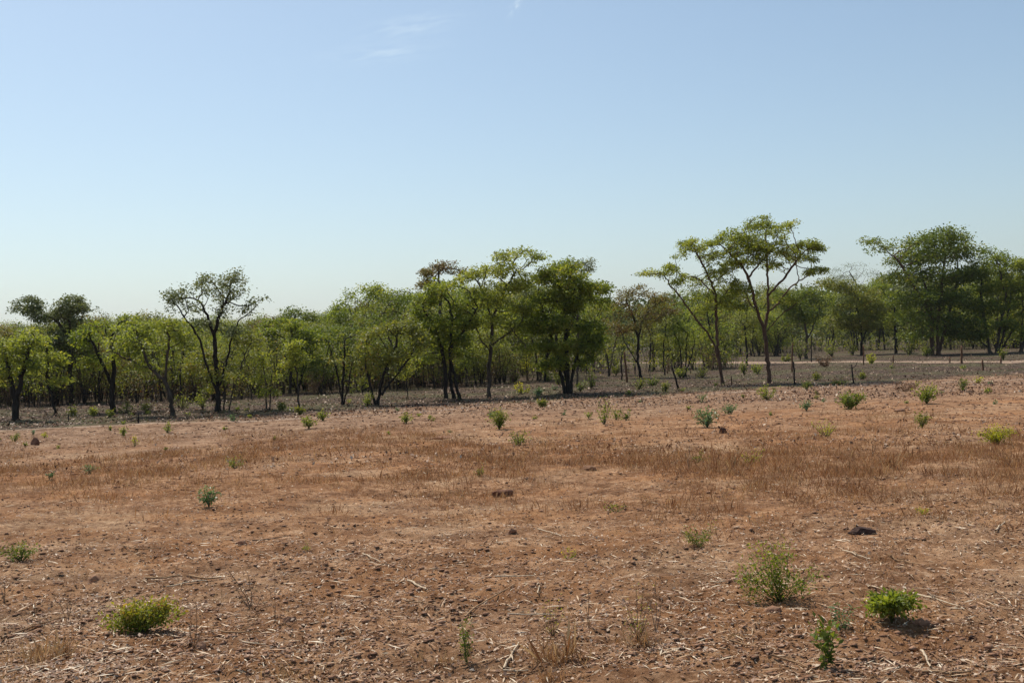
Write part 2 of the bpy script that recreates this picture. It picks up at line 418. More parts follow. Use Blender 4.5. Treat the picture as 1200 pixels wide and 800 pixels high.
def tree_px(kind, label, base, stems, lobes, leaf='bright', bark='dark', R=.10, dens=4.0, lsize=.12, s0=.5, depth=.45, na=1.0, group=None, rl=.014, Y=None, deep=0, spread=(.22, .22, .10)):
    """a tree seen in the photograph: stems and leaf lobes given as outlines at the tree's own distance"""
    g = ground(*base)
    if Y is not None: g = at(base[0], base[1], Y); g[2] = float(gz(g[0], g[1]))
    Y = g[1]; sc = Y / F
    xs = [l[0] - l[2] for l in lobes] + [l[0] + l[2] for l in lobes]
    Wd = (max(xs) - min(xs)) * sc; cx = (max(xs) + min(xs)) / 2
    gs = max(1.0, Y / 62)
    ST = []
    for k, st in enumerate(stems):
        q = [at(px, py, Y) for px, py in st]
        dy = rng.normal() * .12 * Wd if k else 0
        q = np.array(q)
        if st[0][1] > base[1] - 8: q[0, 2] = gz(q[0, 0], q[0, 1])
        q[:, 1] += np.linspace(0, 1, len(q)) * dy
        ST.append(q - g)
    A = []
    for l in lobes:
        px, py, rx, ry = l[:4]
        n = int(max(10, na * 34 / gs ** 1.7 * (rx * sc) * (ry * sc) * math.pi * min(2.0, max(1, Wd * depth / gs))))
        u = rng.normal(size=(n, 3)); u = unit(u) * rng.random((n, 1)) ** .45
        dp = max(ry * sc, depth * Wd * (1 - .6 * abs(px - cx) * sc / (Wd / 2 + .01)))
        p = np.array([at(px + a * rx, py + b * ry, Y) for a, b in u[:, :2]])
        p[:, 1] += u[:, 2] * dp
        nz = vnoise(p[:, 0] * 1.9 / gs ** .5 + p[:, 1] * .9 / gs ** .5 + 90, p[:, 2] * 2.7 / gs ** .5 + 90 + p[:, 1] * .5, 17)
        kp = nz > (.54 if gs > 1.3 else .46); kp[:4] = True
        A.append(p[kp] - g)
    A = np.concatenate(A)
    P, PA = grow(ST, A, s0=s0, step=.2 * gs, kill=.24 * gs)
    r, ch = radii(P, PA, R * .76)
    e = empty(kind, g, label, 'tree', group)
    link('trunk', skeleton_mesh('trunk', P, PA, r, BARK[bark]), e)
    link('crown', crown_mesh('crown', P, r, ch, L[leaf], dens, lsize * .95, rl, spread=tuple(q * .60 * gs for q in spread), A=A), e)
    return e

H = tree_px
# --- the front row, left to right
H('leaning_tree', 'yellow green tree with dark forked trunk at the far left edge of the wood', (17, 492), [[(17, 492), (17, 462), (10, 430), (5, 408)], [(18, 491), (20, 460), (30, 425), (36, 404)]],
  [(8, 412, 26, 18), (34, 398, 18, 13), (2, 440, 18, 14), (36, 430, 16, 10)], 'yellow', 'burnt', .15, 4.2)
H('tall_tree', 'tall greyish tree with two rounded heads above the wood on the left', (83, 472), [[(83, 472), (82, 440), (80, 400), (72, 380), (45, 362)], [(84, 472), (84, 430), (86, 400), (84, 370)]],
  [(37, 361, 21, 16), (60, 372, 14, 9), (83, 363, 21, 19), (103, 361, 9, 8), (88, 392, 18, 14), (65, 400, 18, 13), (92, 415, 20, 12)], 'grey', 'dark', .15, 4.2, .12, s0=.45)
H('leaning_tree', 'slim tree with bent black stem leaning left, third trunk from the left edge', (66, 484), [[(66, 484), (60, 462), (55, 445), (57, 420), (52, 400)]],
  [(48, 402, 20, 10), (62, 420, 18, 9), (45, 432, 16, 8), (70, 445, 14, 7)], 'yellow', 'burnt', .08, 4.5)
H('thick_tree', 'bushy green tree on a thick charred trunk left of the leaning tree', (132, 482), [[(132, 482), (131, 455), (134, 425), (130, 395)], [(131, 450), (120, 420), (112, 400)]],
  [(120, 385, 20, 12), (145, 378, 22, 10), (100, 395, 14, 12), (150, 405, 22, 14), (115, 425, 18, 12)], 'bright', 'burnt', .17, 4.2)
H('leaning_tree', 'slender tree leaning left with wide airy yellow green crown beside the tall grey tree', (202, 487), [[(202, 487), (200, 465), (194, 446), (176, 432), (166, 408), (160, 390)], [(194, 446), (195, 425), (200, 400), (198, 385)], [(176, 432), (150, 420), (140, 412)]],
  [(160, 386, 26, 12), (195, 380, 18, 10), (145, 404, 26, 9), (135, 418, 20, 6), (182, 404, 20, 9), (210, 395, 14, 10), (166, 430, 14, 6)], 'yellow', 'dark', .12, 3.0, .115, s0=.3, depth=.35)
H('tall_tree', 'tallest tree on the left with sparse grey green crown on three thin rising stems', (256, 482), [[(256, 482), (254, 440), (251, 395), (258, 365), (268, 345)], [(255, 462), (243, 425), (238, 395), (222, 372)], [(257, 455), (264, 425), (269, 395), (275, 375)], [(253, 400), (245, 375), (235, 355)]],
  [(207, 348, 17, 11), (228, 338, 17, 12), (250, 330, 18, 11), (272, 325, 16, 10), (215, 362, 20, 8), (245, 352, 20, 9), (272, 345, 16, 9), (284, 340, 6, 9), (298, 352, 16, 7), (262, 366, 12, 8), (286, 364, 10, 6), (240, 380, 14, 7), (275, 388, 14, 7)], 'grey', 'burnt', .15, 2.8, .115, s0=.62, depth=.35)
H('thin_tree', 'shaggy low leafed growth on thin stems at the foot of the tall sparse tree', (262, 481), [[(262, 481), (263, 450), (262, 425)], [(268, 480), (272, 455), (280, 430)]],
  [(240, 415, 20, 12), (290, 400, 22, 16), (260, 440, 22, 12), (225, 430, 14, 10), (245, 455, 14, 6)], 'olive', 'dark', .05, 3.5, .11)
H('dense_tree', 'dense bright green rounded tree half way between the tall grey tree and the centre', (340, 462), [[(340, 462), (341, 430), (340, 400)]],
  [(325, 386, 20, 13), (348, 384, 18, 12), (366, 392, 18, 12), (335, 402, 22, 12)], 'bright', 'dark', .12, 6.5, .13, Y=66)
H('slim_tree', 'small slim tree with a compact round yellow green head on a straight stem', (350, 478), [[(350, 478), (349, 450), (346, 420), (344, 408)]],
  [(344, 405, 16, 10), (347, 418, 16, 10), (338, 425, 8, 6)], 'yellow', 'dark', .055, 5.5, .10)
H('slim_tree', 'low bushy sapling of thin stems with yellow green tufts beside a dark shadow', (312, 480), [[(312, 480), (312, 450), (308, 425)], [(316, 480), (318, 455), (320, 435)]],
  [(306, 422, 12, 12), (320, 440, 11, 11), (300, 445, 10, 8), (314, 460, 16, 6)], 'yellow', 'dark', .045, 4.0, .10)
H('thin_tree', 'thin open tree of black stems fanning from one foot with speckled crown', (401, 474), [[(401, 474), (398, 450), (392, 425), (386, 405)], [(401, 474), (402, 445), (404, 420), (404, 400)], [(402, 474), (410, 450), (414, 425)]],
  [(390, 402, 18, 12), (408, 394, 18, 10), (416, 412, 16, 12), (398, 420, 20, 10)], 'olive', 'burnt', .07, 2.4, .11)
H('broad_tree', 'broad green domed tree standing well behind the yellowish shrubby tree', (437, 455), [[(437, 455), (437, 420), (425, 380)], [(437, 440), (455, 400), (462, 370)]],
  [(440, 342, 32, 8), (420, 358, 26, 12), (462, 352, 20, 10), (402, 372, 20, 11), (440, 370, 34, 12), (478, 345, 9, 7)], 'bright', 'dark', .2, 6.5, .16, Y=82, na=.7, spread=(.3, .3, .14))
H('shrubby_tree', 'wide low shrubby tree with yellow olive leaves left of the three trunked tree', (442, 474), [[(442, 474), (446, 450), (455, 425), (465, 400)], [(440, 474), (434, 450), (428, 420)], [(447, 460), (465, 440), (480, 420)]],
  [(430, 398, 18, 12), (452, 388, 18, 10), (475, 385, 18, 12), (494, 400, 14, 14), (440, 415, 26, 12), (472, 418, 24, 12), (455, 435, 26, 9), (425, 432, 12, 9)], 'olive', 'burnt', .10, 3.8, .115)
H('brown_topped_tree', 'tree with purplish brown top showing behind the bright green heads', (520, 455), [[(520, 455), (518, 400), (515, 340)]],
  [(520, 313, 24, 10), (503, 323, 12, 9), (536, 318, 12, 10), (512, 332, 18, 7), (495, 335, 8, 5)], 'brown', 'dark', .16, 5.0, .13, Y=72)
H('three_trunk_tree', 'bright green tree rising on three black trunks left of centre', (528, 468), [[(523, 469), (522, 440), (519, 415), (508, 380)], [(532, 468), (527, 440), (528, 410), (530, 370)], [(538, 462), (531, 435), (526, 410), (545, 385), (560, 360)]],
  [(518, 338, 26, 10), (500, 352, 20, 12), (530, 356, 24, 12), (548, 345, 16, 9), (495, 378, 18, 12), (520, 380, 24, 13), (548, 376, 18, 12), (508, 400, 22, 10), (540, 398, 18, 8), (490, 365, 10, 8), (500, 418, 18, 8), (548, 416, 14, 7), (524, 412, 18, 8)], 'bright', 'burnt', .13, 4.6, .12)
H('flat_topped_tree', 'tall tree with straight dark trunk and wide layered pale green top near centre', (573, 466), [[(573, 466), (573, 430), (576, 400), (577, 372), (588, 345), (600, 325)], [(575, 412), (562, 395), (556, 375)], [(576, 405), (592, 392), (606, 384)], [(576, 375), (568, 345), (556, 325)]],
  [(592, 303, 16, 7), (612, 296, 18, 6), (570, 318, 22, 9), (600, 318, 26, 9), (628, 306, 14, 9), (552, 322, 12, 6), (590, 336, 28, 9), (612, 334, 20, 8), (575, 352, 26, 10), (610, 360, 24, 12), (585, 375, 26, 10), (560, 385, 14, 9), (612, 386, 20, 10), (540, 330, 8, 5), (590, 400, 22, 8), (560, 408, 14, 8), (616, 408, 14, 9)], 'yellow', 'dark', .125, 3.2, .115, s0=.42)
H('dense_tree', 'big dense bright green tree leafy almost to the ground just right of centre', (666, 461), [[(667, 462), (664, 430), (663, 395), (662, 350)], [(663, 461), (656, 430), (648, 400), (640, 370)], [(669, 461), (672, 430), (680, 405), (692, 380)], [(662, 400), (676, 360), (684, 335)]],
  [(660, 312, 18, 9), (640, 322, 20, 13), (668, 330, 24, 15), (688, 334, 14, 11), (706, 335, 9, 9), (640, 350, 24, 13), (675, 358, 26, 14), (702, 356, 14, 11), (650, 380, 28, 13), (685, 386, 22, 13), (626, 370, 14, 11), (660, 405, 28, 12), (690, 408, 14, 8), (640, 405, 12, 8), (655, 425, 14, 8), (622, 385, 12, 10), (685, 424, 14, 8), (638, 428, 10, 8), (700, 398, 12, 10), (668, 388, 22, 10)], 'bright', 'burnt', .17, 4.4, .125)
H('thin_tree', 'dark airy spray of branches reaching out right above the big dense tree', (676, 452), [[(676, 452), (678, 400), (676, 350), (682, 318)]],
  [(682, 309, 11, 5), (690, 316, 8, 5), (692, 306, 5, 3), (668, 330, 10, 8), (640, 345, 20, 9), (618, 345, 14, 7)], 'grey', 'dark', .08, 3.0, .11, Y=66)
H('brown_topped_tree', 'reddish brown leafed tree on a dark curving trunk right of the big dense tree', (752, 443), [[(752, 443), (747, 425), (748, 400), (744, 375), (735, 355)], [(747, 400), (752, 378), (762, 362)], [(747, 425), (738, 412), (730, 400)]],
  [(728, 345, 14, 9), (752, 343, 16, 9), (772, 350, 14, 10), (735, 362, 20, 12), (764, 368, 20, 11), (722, 382, 16, 12), (745, 385, 22, 9), (788, 362, 10, 10)], 'brown', 'burnt', .13, 2.9, .12, s0=.4)
H('thin_tree', 'slim dark stemmed tree standing close behind the reddish brown leafed tree', (766, 434), [[(766, 434), (766, 410), (763, 385), (760, 370)]],
  [(762, 385, 16, 9), (775, 375, 14, 10), (768, 398, 15, 7)], 'olive', 'dark', .09, 3.4, .12)
H('thin_tree', 'thin tree with crooked black stem and a low olive crown right of the reddish tree', (779, 440), [[(779, 440), (777, 415), (779, 392), (781, 380)]],
  [(780, 375, 16, 10), (790, 388, 12, 8), (772, 395, 9, 6)], 'olive', 'burnt', .07, 3.0, .12)
H('shrubby_tree', 'clump of several dark stems with a ragged green head left of the slanting tree', (803, 442), [[(800, 442), (798, 420), (796, 400)], [(804, 443), (804, 415), (806, 390)], [(801, 442), (810, 420), (814, 400)]],
  [(795, 378, 16, 12), (812, 385, 15, 12), (800, 402, 18, 10), (790, 395, 10, 8)], 'bright', 'burnt', .07, 3.2, .12)
H('slanting_tree', 'slanting brown trunked tree with a long branch reaching left under the tallest tree', (847, 450), [[(847, 450), (842, 420), (840, 390), (839, 355), (838, 340), (828, 320), (818, 300)], [(842, 420), (834, 395), (815, 372), (797, 345), (785, 332)], [(839, 360), (850, 345), (860, 335)], [(838, 345), (822, 332), (812, 326)]],
  [(766, 321, 18, 6), (785, 316, 13, 6), (800, 326, 12, 5), (812, 287, 20, 8), (830, 300, 16, 8), (815, 330, 13, 6), (836, 332, 18, 9), (858, 334, 18, 8), (840, 350, 24, 8), (804, 283, 10, 5), (832, 318, 14, 7), (822, 362, 12, 6), (855, 360, 14, 6), (826, 345, 14, 6), (846, 318, 14, 6), (798, 298, 8, 4), (795, 332, 10, 4)], 'yellow', 'red', .12, 4.6, .105, s0=.38, depth=.28, spread=(.20, .20, .09))
H('umbrella_tree', 'tallest tree in the wood, two forked limbs under a wide flat yellow green crown', (902, 449), [[(902, 449), (899, 415), (896, 390), (887, 362), (877, 325), (868, 308), (850, 292)], [(896, 390), (901, 360), (901, 325), (900, 295)], [(901, 345), (918, 325), (935, 300)], [(896, 390), (912, 370), (930, 355), (940, 345)], [(878, 325), (890, 310), (900, 300)], [(903, 365), (930, 335), (955, 320)], [(889, 366), (875, 355), (868, 345)]],
  [(890, 262, 16, 7), (905, 272, 26, 8), (868, 275, 22, 8), (846, 284, 20, 8), (880, 288, 24, 8), (920, 282, 20, 8), (940, 288, 20, 7), (958, 291, 14, 6), (898, 292, 24, 8), (862, 296, 20, 7), (925, 298, 18, 5), (890, 303, 10, 5), (926, 264, 6, 5), (905, 310, 18, 5), (870, 308, 14, 5), (940, 303, 16, 5), (852, 308, 13, 5), (950, 319, 12, 4), (962, 316, 8, 3), (868, 340, 12, 5), (876, 362, 16, 6), (920, 352, 14, 4)], 'yellow', 'red', .15, 5.0, .11, s0=.5, depth=.32, spread=(.20, .20, .09))
H('thin_tree', 'dark leaved tree with low round crown standing behind the tallest tree', (876, 428), [[(876, 428), (875, 405), (872, 380)]],
  [(870, 372, 20, 12), (884, 384, 15, 11), (860, 390, 15, 10), (872, 350, 14, 7)], 'olive', 'burnt', .12, 4.2, .13)
H('broad_tree', 'broad dark green rounded tree seen beyond the sandy track right of the tallest tree', (945, 412), [[(945, 412), (945, 390), (940, 365)], [(945, 400), (955, 380), (962, 362)]],
  [(945, 345, 26, 9), (928, 355, 16, 9), (958, 356, 16, 11), (940, 370, 26, 9), (912, 345, 10, 7)], 'dark', 'dark', .2, 5.5, .19, na=1.3, Y=118, spread=(.3, .3, .14))
H('thin_tree', 'mid green tree with flat spreading top between the tallest tree and the big dark tree', (1010, 416), [[(1010, 416), (1010, 395), (1006, 365), (1000, 340)], [(1010, 400), (1020, 375), (1030, 360)]],
  [(988, 336, 20, 9), (1010, 345, 20, 10), (995, 358, 26, 11), (1024, 362, 18, 12), (1008, 378, 28, 10), (985, 375, 15, 9), (965, 330, 10, 6)], 'olive', 'burnt', .2, 5.0, .21, na=1.3)
H('thin_tree', 'straight trunked tree just left of the big dark tree beyond the track', (1050, 414), [[(1050, 414), (1049, 390), (1048, 360)]],
  [(1045, 350, 18, 10), (1058, 362, 16, 10), (1042, 372, 18, 9), (1030, 335, 14, 6)], 'bright', 'burnt', .2, 4.6, .21, na=1.3)
H('big_dark_tree', 'big dark green tree with massive uneven crown on several trunks on the right', (1098, 416), [[(1092, 416), (1092, 385), (1090, 350), (1080, 320)], [(1099, 416), (1098, 380), (1102, 340), (1105, 300)], [(1100, 416), (1110, 380), (1122, 345), (1128, 315)], [(1092, 370), (1070, 335), (1050, 305), (1030, 290)]],
  [(1100, 272, 16, 6), (1112, 282, 22, 9), (1082, 282, 20, 9), (1062, 285, 14, 7), (1128, 296, 16, 9), (1095, 300, 34, 12), (1062, 304, 18, 10), (1135, 288, 7, 6), (1080, 325, 34, 13), (1120, 322, 26, 12), (1050, 325, 14, 8), (1072, 350, 26, 12), (1108, 350, 32, 13), (1085, 375, 28, 12), (1120, 378, 28, 12), (1076, 392, 16, 6), (1124, 392, 18, 7), (1032, 292, 8, 5), (1022, 283, 8, 4), (1012, 282, 4, 3), (1140, 305, 8, 8)], 'dark', 'red', .3, 3.6, .25, s0=.4, na=1.2, spread=(.3, .3, .14))
H('spreading_tree', 'pale flat spray tree top between the tallest tree and the big dark tree', (1020, 409), [[(1020, 409), (1018, 370), (1005, 335), (995, 318)], [(1018, 370), (1035, 335), (1030, 322)]],
  [(980, 318, 12, 4), (1000, 313, 12, 5), (1020, 320, 14, 5), (990, 326, 20, 5), (1034, 328, 12, 5)], 'grey', 'dark', .16, 3.0, .15, na=1.3)
H('feathery_tree', 'light green feathery tree of many arching stems right of the big dark tree', (1168, 413), [[(1160, 413), (1156, 385), (1150, 350), (1150, 320)], [(1168, 413), (1170, 385), (1176, 350), (1165, 315)], [(1172, 413), (1185, 385), (1195, 365)], [(1163, 413), (1145, 390), (1138, 370)], [(1170, 413), (1178, 380), (1182, 345)]],
  [(1160, 298, 11, 7), (1168, 312, 18, 11), (1148, 318, 12, 9), (1160, 338, 24, 12), (1182, 335, 14, 12), (1150, 360, 20, 12), (1180, 360, 20, 13), (1165, 380, 26, 10), (1190, 388, 18, 10), (1145, 392, 16, 8), (1174, 300, 5, 5)], 'bright', 'dark', .2, 4.0, .22, na=1.4)
H('feathery_tree', 'yellowish green tree cut off by the right edge of the view', (1196, 412), [[(1196, 412), (1198, 380), (1198, 350)], [(1196, 412), (1206, 380), (1212, 340)]],
  [(1196, 308, 12, 8), (1210, 316, 18, 12), (1200, 332, 18, 12), (1215, 350, 24, 16), (1200, 368, 20, 12)], 'yellow', 'dark', .2, 4.2, .22, na=1.4)
H('dense_tree', 'rounded dark green tree top showing far behind between the tall grey tree and centre', (345, 448), [[(345, 448), (345, 410), (345, 385)]],
  [(345, 367, 18, 6), (362, 372, 12, 6), (330, 374, 14, 6)], 'dark', 'dark', .18, 6, .16, Y=88, spread=(.3, .3, .14))
H('slim_tree', 'spindly yellow green sapling in front of the three trunked tree', (478, 467), [[(478, 467), (476, 445), (474, 425)]],
  [(472, 420, 9, 9), (478, 432, 8, 7), (470, 440, 7, 5)], 'yellow', 'burnt', .035, 3.6, .10)

# ------------------------------------------------------------------ wood behind: prototypes, then copies
def proto(seed, hgt, lobes, leaf, bark, R, dens, lsize, stems=None, na=1.0, s0=.45):
    A = []
    for (x, y, z, rx, rz) in lobes:
        n = int(max(10, na * 22 * rx * rz)); u = unit(rng.normal(size=(n, 3))) * rng.random((n, 1)) ** .45
        A.append(np.array([x, y, z]) + u * np.array([rx, rx, rz]))
    A = np.concatenate(A); nz = vnoise(A[:, 0] * 1.6 + A[:, 1] * .9 + 90, A[:, 2] * 2.2 + A[:, 1] * .4 + 90, seed + 3); A = A[nz > .47]
    if stems is None:
        stems = [[(0, 0, 0), (.1, 0, hgt * .25), (0, .1, hgt * .5), (.2, 0, hgt * .72)]]
    P, PA = grow(stems, A, s0=s0, step=.26, kill=.32)
    r, ch = radii(P, PA, R)
    return dict(h=hgt, t=skeleton_mesh('trunk', P, PA, r, BARK[bark]), c=crown_mesh('crown', P, r, ch, L[leaf], dens, lsize, rl=.016, zmin=.4, spread=(.24, .24, .13), A=A), leaf=leaf)
def rl_(n, zc, w, rz, y=1):
    return [(random.uniform(-w, w), random.uniform(-w, w), zc + random.uniform(-rz, rz), random.uniform(.7, 1.4), random.uniform(.35, .75)) for _ in range(n)]
protos = []
for k, (leaf, bark) in enumerate([('olive', 'dark'), ('dark', 'burnt'), ('bright', 'burnt'), ('olive', 'burnt'), ('yellow', 'dark'), ('dark', 'dark'), ('bright', 'dark'), ('brown', 'burnt'), ('olive', 'dark'), ('grey', 'burnt'), ('yellow', 'burnt'), ('dark', 'burnt')]):
    hgt = 7.0; n = random.randint(7, 11)
    n = random.randint(9, 14); lob = rl_(n // 3, 5.5, 1.5, .8) + rl_(n // 3, 4.2, 2.0, .8) + rl_(n // 3, 2.9, 1.7, .7) + [(random.uniform(-.5, .5), 0, 6.3, 1.1, .5)]
    st = [[(0, 0, 0), (.15 * random.uniform(-2, 2), 0, 1.6), (random.uniform(-.6, .6), random.uniform(-.4, .4), 3.4), (random.uniform(-.9, .9), 0, 5)]]
    if k % 3 == 0: st.append([(.15, .1, 0), (.5, .2, 1.5), (1.1, .4, 3.2), (1.5, .2, 4.4)])
    if k % 3 == 1: st.append([tuple(st[0][1]), (-.7, .4, 2.8), (-1.3, .5, 4.0)])
    protos.append(proto(k, hgt, lob, leaf, bark, .075, 2.6, .145, st, na=1.9))
ADJ = {'bright': 'green', 'olive': 'olive', 'yellow': 'yellow green', 'dark': 'dark green', 'brown': 'brown tinged', 'grey': 'grey green'}
ZONES = [(70, 'at the far left'), (170, 'behind the thick charred trunk'), (290, 'behind the tall grey tree on the left'), (390, 'behind the slim round headed tree'), (480, 'behind the yellowish shrubby tree'), (600, 'behind the three trunked tree'), (700, 'behind the big dense green tree'), (790, 'behind the reddish brown tree'), (870, 'behind the slanting tree'), (960, 'behind the tallest umbrella crowned tree'), (1060, 'beyond the track left of the big dark tree'), (1140, 'behind the big dark tree'), (9999, 'beyond the track at the far right')]
def zone(px):
    for a, s in ZONES:
        if px < a: return s
FRONT = ([-60, 0, 150, 250, 400, 560, 700, 800, 880, 930, 1200, 1260], [484, 480, 472, 470, 462, 454, 444, 438, 428, 413, 409, 409])
SKY = ([-60, 0, 60, 130, 200, 300, 330, 380, 400, 440, 490, 560, 690, 715, 760, 800, 900, 960, 1000, 1050, 1150, 1260], [380, 378, 374, 367, 372, 370, 366, 366, 356, 346, 338, 332, 328, 342, 342, 336, 334, 322, 326, 314, 306, 306])
def hor(px): return 425 - px / 30.0
placed = []
n = 0; tries = 0
while n < 300 and tries < 60000:
    tries += 1
    Y = 52 + (rng.random() ** 1.15) * 125; x = rng.uniform(-.53, .53) * Y
    px, py = project((x, Y, 0))
    if py > np.interp(px, *FRONT) - .5: continue
    if 720 < px and 419 < py < 429: continue
    md = 1.7 + Y * .012
    if any((x - a) ** 2 + (Y - b) ** 2 < md * md for a, b in placed): continue
    # a clearing round the middle where the ground shows far back
    if 690 < px < 830 and py > 419 and rng.random() < .85: continue
    placed.append((x, Y)); n += 1
    topy = np.interp(px, *SKY) - 3 + abs(rng.normal()) * (5 if rng.random() < .55 else 18)
    hgt = 2.5 + (hor(px) - topy) * Y / F
    hgt = min(max(hgt, 3.2), 13)
    p = protos[rng.integers(len(protos))]
    sc = hgt / p['h'] * rng.uniform(.96, 1.04)
    g = empty('woodland_tree', (x, Y, float(gz(x, Y)) - .03), f"{ADJ[p['leaf']]} tree {'deep in the wood' if Y > 100 else 'in the wood'} {zone(px)}", 'tree',
              f"{ADJ[p['leaf']]} trees {zone(px)}, {'deep' if Y > 100 else 'near'}", rng.uniform(0, 6.28), sc)
    link('trunk', p['t'], g); link('crown', p['c'], g)

thick = []
for leaf, bark in (('olive', 'dark'), ('bright', 'burnt'), ('dark', 'dark'), ('yellow', 'dark'), ('olive', 'burnt')):
    lob = rl_(4, 1.4, 1.1, .5) + rl_(4, 2.5, 1.2, .6) + rl_(3, 3.6, .9, .5)
    st = [[(0, 0, 0), (a * .4, b * .4, 1.2), (a, b, 2.6)] for a, b in ((.9, .2), (-.7, .5), (.1, -.8), (-.2, .9))]
    thick.append(proto(0, 4.3, lob, leaf, bark, .045, 2.4, .12, st, na=1.6, s0=.25))
n = 0; tries = 0
while n < 300 and tries < 90000:
    tries += 1
    Y = 48 + (rng.random() ** 1.5) * 100; x = rng.uniform(-.53, .53) * Y
    if n < 125:
        px = rng.uniform(-10, 640) if n < 105 else rng.uniform(780, 1210)
        q = ground(px, np.interp(px, *FRONT) - rng.uniform(2, 12)); x, Y = q[0], q[1]
    if n > 215: Y = 92 + rng.random() * 60; x = rng.uniform(.1, .53) * Y
    px, py = project((x, Y, 0))
    if py > np.interp(px, *FRONT) - 1.5: continue
    if n > 215 and px < 780: continue
    if 720 < px and 417 < py < 431: continue
    if 590 < px < 840 and py > 416 and rng.random() < .88: continue
    if any((x - a) ** 2 + (Y - b) ** 2 < 2.2 for a, b in placed): continue
    placed.append((x, Y)); n += 1
    p = thick[rng.integers(len(thick))]; sc = rng.uniform(.55, 1.1) * (1.5 if px > 860 else 1)
    sc *= (.8 if Y < 60 else 1); hmax = 2.5 + (hor(px) - np.interp(px, *SKY) - 6) * Y / F; sc = min(sc, hmax / 4.4)
    g = empty('thicket_tree', (x, Y, float(gz(x, Y)) - .03), f"low {ADJ[p['leaf']]} bushy tree {'deep ' if Y > 90 else ''}{zone(px)}", 'tree', f"low {ADJ[p['leaf']]} bushy trees {zone(px)}, {'deep' if Y > 90 else 'near'}", rng.uniform(0, 6.28), sc)
    link('trunk', p['t'], g); link('crown', p['c'], g)

# saplings and dry scrub among the trunks
def sap_proto(leaf, bark, hgt, nst, dens, lsize, w, zlo=.35):
    T = Tubes(); P = []; 
    for k in range(nst):
        a = rng.uniform(0, 6.28); rr = w * rng.uniform(.2, 1); hh = hgt * rng.uniform(.65, 1)
        q = resample([(rng.normal() * .04, rng.normal() * .04, -.05), (math.cos(a) * rr * .3, math.sin(a) * rr * .3, hh * .45), (math.cos(a) * rr, math.sin(a) * rr, hh)], .15)
        r = np.linspace(.018, .006, len(q)) * (hgt / 2.0) ** .5
        T.add(q, r, 4); P.append(q[int(len(q) * zlo):])
        for b in range(4):
            i = rng.integers(len(q) // 3, len(q)); d = rng.normal(size=3) * .5 + np.array([0, 0, .5]); d = unit(d) * hgt * .18
            bq = np.array([q[i], q[i] + d * .5 + rng.normal(size=3) * .02, q[i] + d]); T.add(bq, np.array([.007, .006, .004]), 3); P.append(bq)
    P = np.concatenate(P); cnt = rng.poisson(dens, len(P)); c = np.repeat(P, cnt, 0); N = len(c)
    off = rng.normal(size=(N, 3)) * np.array([.11, .11, .09]) * (hgt / 2) ** .5
    cm = leaf_mesh('foliage', c + off, off * 3 + rng.normal(size=(N, 3)) * .3, lsize * (.6 + .8 * rng.random(N)), L[leaf], rng.random(N))
    return T.mesh('stem', BARK[bark]), cm, leaf
saps = [sap_proto('yellow', 'dark', 2.4, 4, 3.2, .09, .45), sap_proto('olive', 'burnt', 2.8, 3, 2.6, .09, .4), sap_proto('bright', 'dark', 1.9, 5, 3.4, .09, .5), sap_proto('olive', 'dark', 3.2, 5, 2.4, .10, .8, .45)]
scrubs = [sap_proto('scrub', 'twig', 1.7, 9, 1.5, .075, .9), sap_proto('scrub', 'burnt', 2.1, 7, 1.0, .075, .7), sap_proto('brown', 'burnt', 2.3, 8, 1.6, .08, .9)]
bare = [sap_proto('scrub', 'burnt', 2.6, 2, .25, .07, .3, .6), sap_proto('scrub', 'burnt', 3.2, 3, .2, .07, .5, .6)]
pl2 = []
for kind, pool, cnt, cat, sc0, words in (('sapling', saps, 95, 'sapling', (.7, 1.35), 'leafy sapling'), ('dry_scrub', scrubs, 110, 'shrub', (.6, 1.2), 'dry twiggy scrub bush'), ('bare_sapling', bare, 90, 'sapling', (.7, 1.4), 'nearly bare burnt sapling')):
    n = 0; tries = 0
    while n < cnt and tries < 40000:
        tries += 1
        Y = 42 + (rng.random() ** 2.0) * (70 if kind != 'sapling' else 80); x = rng.uniform(-.5, .5) * Y
        px, py = project((x, Y, 0))
        if py > np.interp(px, *FRONT) + 1: continue
        if 720 < px and 418 < py < 430: continue
        if kind == 'dry_scrub' and px > 620 and rng.random() < .75: continue
        if 690 < px < 800 and rng.random() < .8: continue
        if any((x - a) ** 2 + (Y - b) ** 2 < .8 for a, b in pl2): continue
        pl2.append((x, Y)); n += 1
        st, cm, lf = pool[rng.integers(len(pool))]
        w = {'yellow': 'yellow green ', 'olive': 'olive ', 'bright': 'bright green ', 'scrub': '', 'brown': 'reddish '}[lf]
        g = empty(kind, (x, Y, float(gz(x, Y))), f"{w}{words} {'deep ' if Y > 75 else ''}{zone(px)}", cat, f"{w}{words}s {zone(px)}, {'deep' if Y > 75 else 'near'}", rng.uniform(0, 6.28), rng.uniform(*sc0))
        link('stem', st, g); link('foliage', cm, g)

